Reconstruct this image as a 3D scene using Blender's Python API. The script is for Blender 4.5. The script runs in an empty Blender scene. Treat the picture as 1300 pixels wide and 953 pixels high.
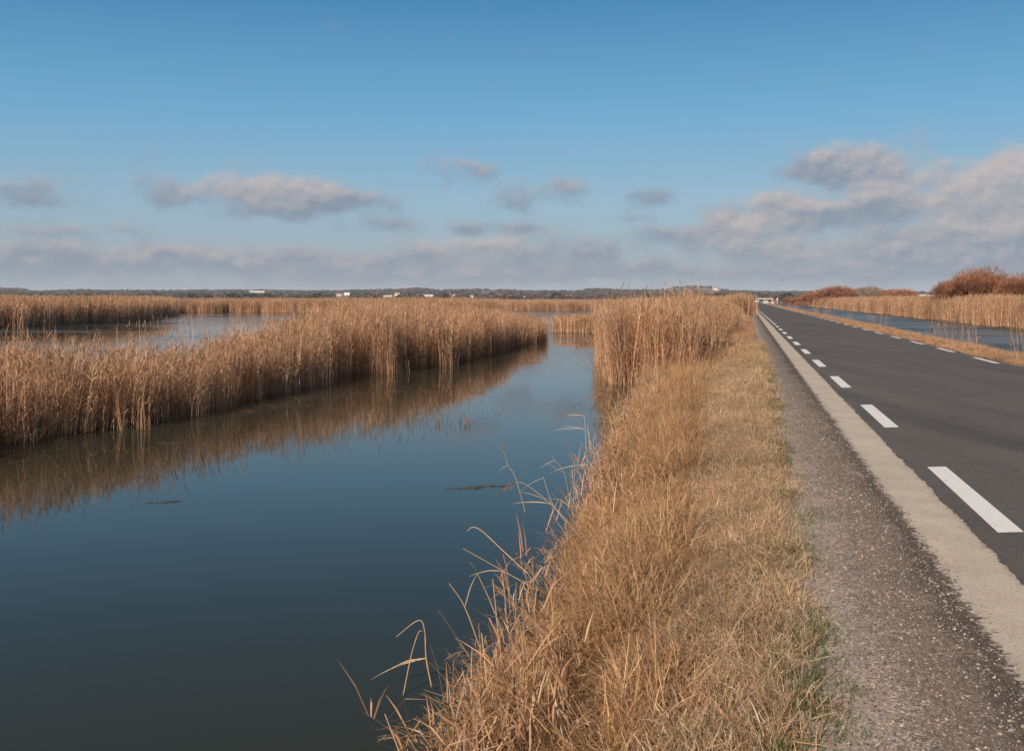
import bpy, math, random
import numpy as np
from mathutils import Vector, Euler

R = math.radians
C = bpy.context.scene.collection
sc = bpy.context.scene

# ------------------------------------------------------------------ camera
EYE = 1.8            # camera height over the road (road z = 0)
FPX = 1264.0         # focal length in photo pixels (35 mm on 1300 px)
WATER = -0.8
SL = 0.2355          # the road runs along X = p + SL * Y
cam_d = bpy.data.cameras.new('camera')
cam = bpy.data.objects.new('camera', cam_d)
C.objects.link(cam)
cam_d.sensor_width = 36.0
cam_d.lens = FPX / 1300.0 * 36.0
cam_d.clip_start = 0.05
cam_d.clip_end = 30000
cam.location = (0, 0, EYE)
cam.rotation_euler = (R(90), 0, 0)
cam_d.shift_y = -(476.5 - 380.0) / 1300.0
sc.camera = cam

# ------------------------------------------------------------------ light
SUN_EL, SUN_AZ = R(28), R(-154)      # azimuth clockwise from +Y
sun_vec = Vector((math.cos(SUN_EL) * math.sin(SUN_AZ), math.cos(SUN_EL) * math.cos(SUN_AZ), math.sin(SUN_EL)))
sd = bpy.data.lights.new('sun', 'SUN')
sd.energy = 5.0
sd.angle = R(0.5)
sd.color = (1.0, 0.845, 0.68)
sun = bpy.data.objects.new('sun', sd)
C.objects.link(sun)
sun.rotation_euler = sun_vec.to_track_quat('Z', 'Y').to_euler()

sc.view_settings.view_transform = 'Standard'
sc.view_settings.look = 'None'
sc.view_settings.exposure = 0.55
sc.view_settings.gamma = 1.0
sc.view_settings.use_curve_mapping = False
sc.cycles.use_denoising = True


class NT:
    """small helper round a node tree"""
    def __init__(s, tree):
        s.t = tree
        tree.nodes.clear()

    def n(s, typ, **kw):
        nd = s.t.nodes.new(typ)
        for k, v in kw.items():
            setattr(nd, k, v)
        return nd

    def l(s, a, b):
        s.t.links.new(a, b)

    def set(s, sock, v):
        if isinstance(v, bpy.types.NodeSocket):
            s.l(v, sock)
        else:
            sock.default_value = v

    def m(s, op, a, b=None, c=None, clamp=False):
        nd = s.t.nodes.new('ShaderNodeMath')
        nd.operation = op
        nd.use_clamp = clamp
        s.set(nd.inputs[0], a)
        if b is not None:
            s.set(nd.inputs[1], b)
        if c is not None:
            s.set(nd.inputs[2], c)
        return nd.outputs[0]

    def mix(s, f, a, b, mode='MIX'):
        nd = s.t.nodes.new('ShaderNodeMix')
        nd.data_type = 'RGBA'
        nd.blend_type = mode
        s.set(nd.inputs[0], f)
        for sock, v in ((nd.inputs[6], a), (nd.inputs[7], b)):
            if isinstance(v, tuple) and len(v) == 3:
                v = v + (1.0,)
            s.set(sock, v)
        return nd.outputs[2]

    def noise(s, vec, scale, detail=4, rough=0.55, typ='FBM', dist=0.0):
        nd = s.t.nodes.new('ShaderNodeTexNoise')
        nd.inputs['Scale'].default_value = scale
        nd.inputs['Detail'].default_value = detail
        nd.inputs['Roughness'].default_value = rough
        nd.inputs['Distortion'].default_value = dist
        if vec is not None:
            s.l(vec, nd.inputs['Vector'])
        return nd.outputs[0]

    def mapr(s, v, a, b, c=0.0, d=1.0, smooth=False):
        nd = s.t.nodes.new('ShaderNodeMapRange')
        nd.interpolation_type = 'SMOOTHSTEP' if smooth else 'LINEAR'
        s.set(nd.inputs[0], v)
        for i, x in ((1, a), (2, b), (3, c), (4, d)):
            s.set(nd.inputs[i], x)
        return nd.outputs[0]

    def comb(s, x, y, z):
        nd = s.t.nodes.new('ShaderNodeCombineXYZ')
        for i, v in enumerate((x, y, z)):
            s.set(nd.inputs[i], v)
        return nd.outputs[0]


# ------------------------------------------------------------------ sky
world = bpy.data.worlds.new('World')
sc.world = world
world.use_nodes = True
w = NT(world.node_tree)
out = w.n('ShaderNodeOutputWorld')
bg = w.n('ShaderNodeBackground')
bg.inputs['Strength'].default_value = 0.095
w.l(bg.outputs[0], out.inputs[0])
sky = w.n('ShaderNodeTexSky', sky_type='NISHITA')
sky.sun_disc = False
sky.sun_elevation = SUN_EL
sky.sun_rotation = SUN_AZ
sky.altitude = 0
sky.air_density = 1.0
sky.dust_density = 0.6
sky.ozone_density = 1.5
tc = w.n('ShaderNodeTexCoord')
sx = w.n('ShaderNodeSeparateXYZ')
w.l(tc.outputs['Generated'], sx.inputs[0])
az = w.m('ARCTAN2', sx.outputs[0], sx.outputs[1])
el = w.m('ARCSINE', sx.outputs[2])
# clouds live in (azimuth, elevation); one unit = one radian
vec1 = w.comb(w.m('MULTIPLY', az, 1.0), w.m('MULTIPLY', el, 1.35), 0.0)
n1 = w.noise(vec1, 24.0, 9, 0.62)
off = w.comb(w.m('ADD', az, -0.004), w.m('MULTIPLY', w.m('ADD', el, 0.006), 1.35), 0.0)
n2 = w.noise(off, 24.0, 5, 0.55)
n3 = w.noise(vec1, 2.6, 3, 0.5)
warp = w.m('MULTIPLY', w.m('SUBTRACT', n3, 0.5), 0.05)
azw = w.m('ADD', az, warp)
elw = w.m('ADD', el, w.m('MULTIPLY', warp, 0.4))
w4 = w.noise(w.comb(w.m('ADD', az, 3.1), w.m('MULTIPLY', el, 1.5), 0.7), 15.0, 3, 0.5)
w5 = w.noise(w.comb(w.m('ADD', az, 7.7), w.m('MULTIPLY', el, 1.5), 2.7), 17.0, 3, 0.5)
azw = w.m('ADD', azw, w.m('MULTIPLY', w.m('SUBTRACT', w4, 0.5), 0.045))
elw = w.m('ADD', elw, w.m('MULTIPLY', w.m('SUBTRACT', w5, 0.5), 0.030))


def ang(px, py):
    dx = px - 650.0
    return math.atan2(dx, FPX), math.atan2(380.0 - py, math.hypot(FPX, dx))


CLOUDS = [  # photo x, y, half width, half height, amount, brightness
    (325, 238, 66, 19, 1.15, 0.80), (212, 242, 38, 14, .85, .10), (395, 250, 50, 13, .8, .3), (455, 252, 55, 13, .8, .1), (355, 272, 44, 8, .65, .0),
    (48, 247, 46, 15, .85, .0), (80, 292, 85, 8, .75, .35), (570, 214, 48, 15, .62, .6), (610, 216, 34, 10, .55, .0), (704, 242, 42, 12, .9, .4),
    (640, 258, 32, 12, .75, .0), (808, 253, 36, 9, .85, -.1), (790, 276, 24, 7, .5, .0), (490, 286, 38, 11, .85, .0),
    (590, 290, 28, 6, .8, .0), (657, 294, 32, 8, .9, .0), (1092, 206, 66, 21, 1.15, .55), (1035, 222, 40, 10, .7, .0), (1280, 226, 50, 24, 1.15, .7),
    (980, 266, 66, 17, 1.15, .45), (1165, 258, 84, 22, 1.15, .7), (1080, 272, 50, 12, .8, .0), (940, 297, 58, 14, 1.15, .9), (850, 302, 60, 12, .85, .0),
    (1275, 284, 48, 18, 1.15, .8), (1175, 304, 90, 10, .9, .4), (600, 318, 60, 13, 1.0, .8), (720, 320, 60, 14, .85, .1),
    (985, 322, 100, 9, .9, .7), (240, 326, 130, 10, .8, .5), (60, 325, 90, 9, .6, .2), (420, 332, 110, 9, .7, .3),
    (800, 345, 150, 8, .6, .1), (560, 350, 160, 8, .6, .2), (1230, 330, 100, 9, .9, .5), (1110, 345, 120, 7, .7, .1),
    (-150, 250, 90, 20, 1.0, .4), (1450, 240, 90, 30, 1.0, .5), (-350, 300, 140, 16, 1.0, .3), (1600, 300, 140, 24, 1.0, .5),
]
tot, lit = None, None
for (cx, cy, rx, ry, amp, br) in CLOUDS:
    ca, ce = ang(cx, cy)
    k = 1.0 / (FPX * 1.0)
    da = w.m('MULTIPLY', w.m('SUBTRACT', azw, ca), 1.0 / (rx * 1.08 * k))
    de = w.m('MULTIPLY', w.m('SUBTRACT', elw, ce), 1.0 / (ry * 1.28 * k))
    q = w.m('MULTIPLY_ADD', de, de, w.m('MULTIPLY', da, da))
    g = w.m('MULTIPLY', w.m('EXPONENT', w.m('MULTIPLY', q, -0.9)), amp * 0.94)
    # the upper part of each cloud catches the sun
    up = w.m('MULTIPLY_ADD', de, 0.75, br)
    up = w.m('MULTIPLY', up, g)
    tot = g if tot is None else w.m('ADD', tot, g)
    lit = up if lit is None else w.m('ADD', lit, up)
# soft cloud bank low over the whole horizon
e0 = ang(650, 340)[1]
bank = w.m('MULTIPLY', w.mapr(el, ang(650, 296)[1], ang(650, 352)[1], 0.0, 1.0, True), w.mapr(n3, 0.38, 0.62, 0.34, 0.74))
cov = w.m('ADD', tot, bank)
den = w.m('MULTIPLY_ADD', w.m('SUBTRACT', n1, 0.5), 2.1, cov)
den = w.mapr(den, 0.16, 1.08, 0.0, 1.0, True)
den = w.m('MULTIPLY', den, 0.86)
relief = w.m('MULTIPLY', w.m('SUBTRACT', n1, n2), 2.4)
lit = w.m('DIVIDE', lit, w.m('ADD', cov, 0.25))
lit = w.m('ADD', lit, relief, clamp=True)
GAIN = 2.0 ** sc.view_settings.exposure
K = 1.0 / 0.095 / GAIN
c_dark = tuple(c * K for c in (0.222, 0.272, 0.350))
c_lit = tuple(c * K for c in (0.560, 0.480, 0.450))
ccol = w.mix(lit, c_dark, c_lit)
# polarised, deep winter blue: the Nishita sky graded by height
rp = w.n('ShaderNodeValToRGB')
stops = [(-0.10, (0.20, 0.25, 0.31)), (0.0, (0.240, 0.300, 0.375)), (0.045, (0.262, 0.350, 0.440)), (0.10, (0.240, 0.405, 0.540)), (0.18, (0.120, 0.360, 0.580)), (0.29, (0.030, 0.215, 0.430)),
         (0.45, (0.014, 0.095, 0.19)), (1.5, (0.020, 0.075, 0.19))]
while len(rp.color_ramp.elements) < len(stops):
    rp.color_ramp.elements.new(0.5)
for e_, (p_, c_) in zip(rp.color_ramp.elements, stops):
    e_.position = (p_ + 0.2) / 1.8
    e_.color = (*[q * K * 0.1 for q in c_], 1)
w.l(w.m('MULTIPLY', w.m('ADD', el, 0.2), 1 / 1.8), rp.inputs[0])
x10 = w.mix(1.0, rp.outputs[0], (10.0, 10.0, 10.0), 'MULTIPLY')
base_sky = w.mix(0.88, sky.outputs[0], x10)
w.l(w.mix(den, base_sky, ccol), bg.inputs['Color'])

rng = np.random.default_rng(7)
random.seed(7)


# ------------------------------------------------------------------ helpers
def tag(o, label=None, cat=None, group=None, kind=None):
    if label:
        o['label'] = label
    if cat:
        o['category'] = cat
    if group:
        o['group'] = group
    if kind:
        o['kind'] = kind
    return o


def at(px, py, z=0.0):
    """the point of the plane z that the photograph shows at pixel px, py (scene layout only)"""
    Y = FPX * (EYE - z) / (py - 380.0)
    return Vector(((px - 650.0) / FPX * Y, Y, z))


def atd(px, Y, z=0.0):
    return Vector(((px - 650.0) / FPX * Y, Y, z))


def pw(p, Y, z=0.0):
    """road coordinates -> world"""
    return (p + SL * Y, Y, z)


class MB:
    def __init__(s):
        s.v, s.f, s.c, s.nv = [], [], [], 0

    def add(s, v, f, col=(1, 1, 1)):
        v = np.asarray(v, float).reshape(-1, 3)
        s.v.append(v)
        for q in f:
            s.f.append([i + s.nv for i in q])
        s.c.append(np.tile(np.array([*col, 1.0]), (len(v), 1)))
        s.nv += len(v)

    def ribbon(s, pts, wid, side, col=(1, 1, 1)):
        pts = np.asarray(pts, float)
        n = len(pts)
        side = np.asarray(side, float)
        a = pts - side * (np.asarray(wid)[:, None] * 0.5)
        b = pts + side * (np.asarray(wid)[:, None] * 0.5)
        v = np.empty((2 * n, 3))
        v[0::2], v[1::2] = a, b
        s.add(v, [(2 * i, 2 * i + 1, 2 * i + 3, 2 * i + 2) for i in range(n - 1)], col)

    def tube(s, pts, rad, sides=5, col=(1, 1, 1), cap=True):
        pts = [Vector(p) for p in pts]
        n = len(pts)
        vs = []
        for i, p in enumerate(pts):
            d = (pts[min(i + 1, n - 1)] - pts[max(i - 1, 0)]).normalized()
            a = d.cross(Vector((0.31, 0.95, 0.05)))
            if a.length < 1e-3:
                a = d.cross(Vector((1, 0, 0)))
            a.normalize()
            b = d.cross(a)
            r = rad[i] if hasattr(rad, '__len__') else rad
            for k in range(sides):
                t = 2 * math.pi * k / sides
                vs.append(p + a * (math.cos(t) * r) + b * (math.sin(t) * r))
        fs = []
        for i in range(n - 1):
            for k in range(sides):
                k2 = (k + 1) % sides
                fs.append((i * sides + k, i * sides + k2, (i + 1) * sides + k2, (i + 1) * sides + k))
        if cap:
            fs.append(tuple(range(sides))[::-1])
            fs.append(tuple((n - 1) * sides + k for k in range(sides)))
        s.add(vs, fs, col)

    def box(s, x0, x1, y0, y1, z0, z1, col=(1, 1, 1)):
        s.add([(x0, y0, z0), (x1, y0, z0), (x1, y1, z0), (x0, y1, z0), (x0, y0, z1), (x1, y0, z1), (x1, y1, z1), (x0, y1, z1)],
              [(3, 2, 1, 0), (4, 5, 6, 7), (0, 1, 5, 4), (1, 2, 6, 5), (2, 3, 7, 6), (3, 0, 4, 7)], col)

    def mesh(s, name, mat, smooth=False):
        me = bpy.data.meshes.new(name)
        v = np.concatenate(s.v) if s.v else np.zeros((0, 3))
        me.from_pydata(v.tolist(), [], s.f)
        ca = me.color_attributes.new('Col', 'FLOAT_COLOR', 'POINT')
        ca.data.foreach_set('color', np.concatenate(s.c).astype(np.float32).ravel())
        if mat:
            me.materials.append(mat)
        if smooth:
            me.polygons.foreach_set('use_smooth', [True] * len(me.polygons))
        me.update()
        return me

    def build(s, name, mat, parent=None, smooth=False, loc=None, rz=0.0):
        o = bpy.data.objects.new(name, s.mesh(name, mat, smooth))
        C.objects.link(o)
        if parent:
            o.parent = parent
        if loc is not None:
            o.location = loc
        o.rotation_euler.z = rz
        return o


def empty(name, loc=(0, 0, 0), rz=0.0):
    o = bpy.data.objects.new(name, None)
    C.objects.link(o)
    o.location = loc
    o.rotation_euler = (0, 0, rz)
    o.empty_display_size = 0.2
    return o


def copy_tree(o, parent=None):
    c = o.copy()
    C.objects.link(c)
    if parent:
        c.parent = parent
    for ch in list(o.children):
        copy_tree(ch, c)
    return c


def new_mat(name):
    m = bpy.data.materials.new(name)
    m.use_nodes = True
    t = NT(m.node_tree)
    o = t.n('ShaderNodeOutputMaterial')
    b = t.n('ShaderNodeBsdfPrincipled')
    t.l(b.outputs[0], o.inputs[0])
    return m, t, b, o


def plain(name, col, rough=0.7, var=0.15, scale=3.0):
    m, t, b, o = new_mat(name)
    g = t.n('ShaderNodeTexCoord')
    f = t.noise(g.outputs['Object'], scale, 4)
    dk = tuple(c * (1 - var) for c in col)
    lt = tuple(min(1, c * (1 + var)) for c in col)
    t.l(t.mix(f, dk, lt), b.inputs['Base Color'])
    b.inputs['Roughness'].default_value = rough
    return m


def blade_mat(name, trans=0.3, rough=0.65, rand=0.25, tint=(1, 1, 1)):
    """dry plant matter: per-blade colour from the mesh, per-clump variation from the object"""
    m, t, b, o = new_mat(name)
    a = t.n('ShaderNodeAttribute', attribute_name='Col')
    oi = t.n('ShaderNodeObjectInfo')
    geo = t.n('ShaderNodeNewGeometry')
    val = t.mapr(oi.outputs['Random'], 0, 1, 1 - rand, 1 + rand)
    patch = t.noise(geo.outputs['Position'], 0.55, 3)
    val = t.m('MULTIPLY', val, t.mapr(patch, 0.3, 0.7, 0.82, 1.16))
    v3 = t.comb(val, val, val)
    col = t.mix(1.0, a.outputs['Color'], v3, 'MULTIPLY')
    col = t.mix(1.0, col, tint, 'MULTIPLY')
    t.l(col, b.inputs['Base Color'])
    b.inputs['Roughness'].default_value = rough
    b.inputs['Specular IOR Level'].default_value = 0.25
    tr = t.n('ShaderNodeBsdfTranslucent')
    t.l(col, tr.inputs['Color'])
    mx = t.n('ShaderNodeMixShader')
    mx.inputs[0].default_value = trans
    t.l(b.outputs[0], mx.inputs[1])
    t.l(tr.outputs[0], mx.inputs[2])
    t.l(mx.outputs[0], o.inputs[0])
    return m


M_REED = blade_mat('dry_reed', 0.38, 0.6, 0.20, (1.17, 1.20, 1.24))
M_PLUME = blade_mat('reed_plume', 0.35, 0.8, 0.2)
M_GRASS = blade_mat('dry_grass', 0.30, 0.7, 0.22)
M_GREEN = blade_mat('green_grass', 0.35, 0.6, 0.25)
M_TWIG = blade_mat('bare_twigs', 0.15, 0.8, 0.15)
M_BARK = plain('grey_brown_bark', (0.10, 0.075, 0.055), 0.9, 0.35, 2.5)
M_WOOD = blade_mat('far_foliage', 0.2, 0.8, 0.35)


# ------------------------------------------------------------------ scattering for the uncountable (stuff)
def library(name, meshes):
    col = bpy.data.collections.new(name)           # never linked to the scene: only feeds the scatter
    for i, me in enumerate(meshes):
        o = bpy.data.objects.new('%s_%02d' % (name, i), me)
        col.objects.link(o)
    return col


def scatter_tree(col):
    t = bpy.data.node_groups.new('scatter_' + col.name, 'GeometryNodeTree')
    t.interface.new_socket('Geometry', in_out='INPUT', socket_type='NodeSocketGeometry')
    t.interface.new_socket('Geometry', in_out='OUTPUT', socket_type='NodeSocketGeometry')
    gi = t.nodes.new('NodeGroupInput')
    go = t.nodes.new('NodeGroupOutput')
    ci = t.nodes.new('GeometryNodeCollectionInfo')
    ci.inputs['Collection'].default_value = col
    ci.inputs['Separate Children'].default_value = True
    ci.inputs['Reset Children'].default_value = True
    ip = t.nodes.new('GeometryNodeInstanceOnPoints')
    ip.inputs['Pick Instance'].default_value = True

    def na(n, ty):
        a = t.nodes.new('GeometryNodeInputNamedAttribute')
        a.data_type = ty
        a.inputs['Name'].default_value = n
        return a.outputs['Attribute']
    t.links.new(gi.outputs[0], ip.inputs['Points'])
    t.links.new(ci.outputs[0], ip.inputs['Instance'])
    t.links.new(na('idx', 'INT'), ip.inputs['Instance Index'])
    e2r = t.nodes.new('FunctionNodeEulerToRotation')
    t.links.new(na('rot', 'FLOAT_VECTOR'), e2r.inputs[0])
    t.links.new(e2r.outputs[0], ip.inputs['Rotation'])
    t.links.new(na('scl', 'FLOAT_VECTOR'), ip.inputs['Scale'])
    t.links.new(ip.outputs[0], go.inputs[0])
    return t


TREES = {}


def scatter(name, col, pts, rot, scl, label, cat, group=None):
    pts = np.asarray(pts, np.float32)
    n = len(pts)
    me = bpy.data.meshes.new(name)
    me.vertices.add(n)
    me.vertices.foreach_set('co', pts.ravel())
    nvar = len(col.objects)
    a = me.attributes.new('idx', 'INT', 'POINT')
    a.data.foreach_set('value', rng.integers(0, nvar, n).astype(np.int32))
    a = me.attributes.new('rot', 'FLOAT_VECTOR', 'POINT')
    a.data.foreach_set('vector', np.asarray(rot, np.float32).ravel())
    a = me.attributes.new('scl', 'FLOAT_VECTOR', 'POINT')
    a.data.foreach_set('vector', np.asarray(scl, np.float32).ravel())
    for ob in col.objects:
        for mt in ob.data.materials:
            if mt.name not in me.materials:
                me.materials.append(mt)
    o = bpy.data.objects.new(name, me)
    C.objects.link(o)
    if col.name not in TREES:
        TREES[col.name] = scatter_tree(col)
    md = o.modifiers.new('scatter', 'NODES')
    md.node_group = TREES[col.name]
    tag(o, label, cat, group, 'stuff')
    return o


def vnoise(x, y, seed=0, f=1.0):
    """cheap smooth 2-D value noise in 0..1"""
    x = np.asarray(x, float) * f + seed * 17.31
    y = np.asarray(y, float) * f + seed * 9.17
    xi, yi = np.floor(x), np.floor(y)
    fx, fy = x - xi, y - yi
    fx, fy = fx * fx * (3 - 2 * fx), fy * fy * (3 - 2 * fy)

    def h(a, b):
        v = np.sin(a * 127.1 + b * 311.7 + seed * 74.7) * 43758.5453
        return v - np.floor(v)
    return (h(xi, yi) * (1 - fx) + h(xi + 1, yi) * fx) * (1 - fy) + (h(xi, yi + 1) * (1 - fx) + h(xi + 1, yi + 1) * fx) * fy


def fbm(x, y, seed=0, f=1.0):
    return 0.55 * vnoise(x, y, seed, f) + 0.3 * vnoise(x, y, seed + 1, f * 2.1) + 0.15 * vnoise(x, y, seed + 2, f * 4.3)


# ------------------------------------------------------------------ ground
TOE_Y = [0, 5, 10, 12, 17, 25, 35, 60, 120, 300]
TOE_P = [-1.36, -1.44, -1.62, -1.78, -2.25, -2.65, -3.0, -3.3, -3.3, -3.0]


def toe(Y):
    return np.interp(Y, TOE_Y, TOE_P) + 0.25 * (vnoise(Y, 0 * Y, 3, 0.35) - 0.5)


def smooth(a, b, x):
    t = np.clip((x - a) / (b - a), 0, 1)
    return t * t * (3 - 2 * t)


def gz(p, Y):
    """ground height in road coordinates"""
    p = np.asarray(p, float)
    Y = np.asarray(Y, float)
    t = toe(Y)
    s = np.clip((p - t) / (0.35 - t), 0, 1)
    z = np.where(p < t, WATER - np.clip((t - p) * 0.45, 0, 0.9), WATER + (0.0 - WATER) * (1 - (1 - s) ** 1.7) - 0.02)
    z = z + np.where((p > t - 0.5) & (p < 0.35), 0.10 * (fbm(p, Y, 5, 1.6) - 0.5) * np.clip((0.35 - p) * 2, 0, 1), 0)
    # right of the road: verge, slope to the canal, far bank
    zr = np.interp(p, [7.3, 8.6, 9.6, 11.4, 12.6, 23.6, 25.2, 26.5, 34, 60], [-0.02, -0.10, -0.32, WATER, -1.6, -1.6, WATER, -0.45, -0.5, -0.5])
    zr = zr + np.where((p > 7.6) & (p < 12), 0.12 * (fbm(p, Y, 8, 0.8) - 0.5) * np.clip((p - 7.6), 0, 1), 0)
    z = np.where(p > 7.3, zr, z)
    z = np.where((p >= 0.35) & (p <= 7.3), -0.02, z)
    # the lagoon ends and marsh ground begins
    land = smooth(228, 262, Y + 12 * (fbm(p, Y * 0, 11, 0.02) - 0.5))
    z = np.where((p < t), z * (1 - land) + (-0.55) * land, z)
    return z


def gxy(x, y):
    return gz(np.asarray(x) - SL * np.asarray(y), y)


def sheet(name, P, Yv, zf, mat, kind='structure', label=None, cat=None):
    P = np.asarray(P, float)
    Yv = np.asarray(Yv, float)
    pp, yy = np.meshgrid(P, Yv)
    zz = zf(pp, yy)
    v = np.stack([pp + SL * yy, yy, zz], -1).reshape(-1, 3)
    n = len(P)
    f = []
    for j in range(len(Yv) - 1):
        for i in range(n - 1):
            a = j * n + i
            f.append((a, a + 1, a + n + 1, a + n))
    mb = MB()
    mb.add(v, f)
    o = mb.build(name, mat, smooth=True)
    return tag(o, label, cat, None, kind)


# ---- ground material
m, t, b, o = new_mat('marsh_soil')
g = t.n('ShaderNodeNewGeometry')
f1 = t.noise(g.outputs['Position'], 1.3, 6, 0.6)
f2 = t.noise(g.outputs['Position'], 26.0, 5, 0.7)
c = t.mix(t.mapr(f1, 0.35, 0.65), (0.045, 0.031, 0.020), (0.10, 0.070, 0.044))
c = t.mix(t.mapr(f2, 0.35, 0.65), c, (0.16, 0.115, 0.072))
t.l(c, b.inputs['Base Color'])
b.inputs['Roughness'].default_value = 0.95
bp = t.n('ShaderNodeBump')
bp.inputs['Strength'].default_value = 0.9
bp.inputs['Distance'].default_value = 0.03
t.l(f2, bp.inputs['Height'])
t.l(bp.outputs[0], b.inputs['Normal'])
M_SOIL = m

Pg = np.unique(np.concatenate([[-9000, -4000, -1500, -600, -300, -150, -90, -60, -40, -25, -15, -10, -7, -5.5], np.arange(-4.6, 0.36, 0.16),
                               [0.35, 1.3, 1.75, 4.5, 7.3], np.arange(7.4, 13, 0.3), np.arange(13, 27, 0.8),
                               [28, 30, 34, 40, 60, 100, 200, 400, 800, 2000, 5000, 9000]]))
Yg = np.unique(np.concatenate([[-60, -20, -8], np.arange(-4, 32, 0.22), np.arange(32, 80, 1.0), np.arange(80, 320, 5),
                               np.arange(320, 700, 40), [800, 1000, 1500, 2500, 4000, 7000, 12000]]))
sheet('ground', Pg, Yg, gz, M_SOIL, label='brown marsh soil and banks under the grass and reeds', cat='ground')

# ---- water
def water_mat(name, near_calm, r0, r1, s0, s1):
    m, t, b, o = new_mat(name)
    g = t.n('ShaderNodeNewGeometry')
    mp = t.n('ShaderNodeMapping')
    t.l(g.outputs['Position'], mp.inputs[0])
    mp.inputs['Scale'].default_value = (0.55, 1.0, 1.0)
    w1 = t.noise(mp.outputs[0], 1.3, 3, 0.5)
    w2 = t.noise(mp.outputs[0], 8.0, 3, 0.55)
    mp2 = t.n('ShaderNodeMapping')
    t.l(g.outputs['Position'], mp2.inputs[0])
    mp2.inputs['Scale'].default_value = (0.35, 1.0, 1.0)
    calm = t.noise(mp2.outputs[0], 0.10, 5, 0.6)
    calm = t.mapr(calm, 0.42, 0.62, 0.0, 1.0, True)
    if near_calm:       # sheltered arm near the bank, breezier open water further out
        sp = t.n('ShaderNodeSeparateXYZ')
        t.l(g.outputs['Position'], sp.inputs[0])
        open_ = t.mapr(sp.outputs[1], 26.0, 70.0, 0.12, 1.0, True)
        calm = t.m('MULTIPLY', calm, open_)
    hgt = t.m('ADD', t.m('MULTIPLY', w1, 0.6), t.m('MULTIPLY', w2, 0.12))
    bp = t.n('ShaderNodeBump')
    bp.inputs['Distance'].default_value = 0.02
    t.l(t.mapr(calm, 0, 1, s0, s1), bp.inputs['Strength'])
    t.l(hgt, bp.inputs['Height'])
    t.l(bp.outputs[0], b.inputs['Normal'])
    b.inputs['Base Color'].default_value = (0.028, 0.030, 0.020, 1)
    b.inputs['IOR'].default_value = 1.21
    t.l(t.mapr(calm, 0, 1, r0, r1), b.inputs['Roughness'])
    return m


M_WATER = water_mat('lagoon_water', True, 0.035, 0.16, 0.07, 0.30)
M_CANAL = water_mat('canal_water', False, 0.24, 0.38, 0.3, 0.6)


def flat(z):
    return lambda p, y: np.full(p.shape, z)


sheet('water', [-9000, -600, -60, -8, 0.2], [-60, 3, 40, 300, 900], flat(WATER), M_WATER, label='calm dark blue lagoon water left of the bank', cat='water')
sheet('canal_water', [10.5, 14, 20, 25.9], [-60, 3, 40, 300, 900], flat(WATER), M_CANAL, label='blue canal water right of the road', cat='water')

# ---- road
m, t, b, o = new_mat('asphalt')
g = t.n('ShaderNodeNewGeometry')
pos = g.outputs['Position']
mp = t.n('ShaderNodeMapping')
mp.inputs['Rotation'].default_value = (0, 0, math.atan(SL))
mp.inputs['Scale'].default_value = (1.0, 0.045, 1.0)
t.l(pos, mp.inputs[0])
tracks = t.noise(mp.outputs[0], 1.3, 4, 0.55)
grain = t.noise(pos, 95.0, 3, 0.7)
vo = t.n('ShaderNodeTexVoronoi')
vo.inputs['Scale'].default_value = 70.0
t.l(pos, vo.inputs['Vector'])
pat = t.noise(pos, 0.5, 5, 0.6)
c = t.mix(t.mapr(tracks, 0.3, 0.7), (0.068, 0.058, 0.051), (0.112, 0.096, 0.084))
c = t.mix(t.m('MULTIPLY', t.mapr(pat, 0.4, 0.7), 0.5), c, (0.066, 0.056, 0.049))
c = t.mix(t.m('MULTIPLY', t.mapr(grain, 0.5, 0.75), 0.6), c, (0.165, 0.142, 0.122))
c = t.mix(t.m('MULTIPLY', t.mapr(vo.outputs['Distance'], 0.45, 0.7), 0.5), c, (0.02, 0.019, 0.019))
gr2 = t.noise(pos, 28.0, 4, 0.8)
c = t.mix(t.m('MULTIPLY', t.mapr(gr2, 0.52, 0.68, 0, 1, True), 0.45), c, (0.155, 0.135, 0.118))
c = t.mix(t.m('MULTIPLY', t.mapr(gr2, 0.46, 0.34, 0, 1, True), 0.5), c, (0.035, 0.030, 0.027))
# long tar seams, patches and a few cracks
mpc = t.n('ShaderNodeMapping')
mpc.inputs['Rotation'].default_value = (0, 0, math.atan(SL))
mpc.inputs['Scale'].default_value = (1.0, 0.16, 1.0)
t.l(pos, mpc.inputs[0])
wv = t.noise(pos, 2.0, 4, 0.6)
cr = t.noise(mpc.outputs[0], 0.55, 7, 0.62)
crk = t.m('ABSOLUTE', t.m('SUBTRACT', cr, 0.5))
crk = t.m('MULTIPLY', t.mapr(crk, 0.006, 0.0, 0, 1, True), t.mapr(wv, 0.45, 0.6))
c = t.mix(t.m('MULTIPLY', crk, 0.75), c, (0.018, 0.016, 0.015))
dkp = t.noise(mpc.outputs[0], 0.42, 4, 0.6)
c = t.mix(t.m('MULTIPLY', t.mapr(dkp, 0.56, 0.66, 0, 1, True), 0.6), c, (0.040, 0.034, 0.031))
t.l(c, b.inputs['Base Color'])
b.inputs['Roughness'].default_value = 0.82
bp = t.n('ShaderNodeBump')
bp.inputs['Strength'].default_value = 0.5
bp.inputs['Distance'].default_value = 0.006
t.l(t.m('SUBTRACT', 1.0, vo.outputs['Distance']), bp.inputs['Height'])
t.l(bp.outputs[0], b.inputs['Normal'])
M_ASPH = m

ROAD_END = 330.0


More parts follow.
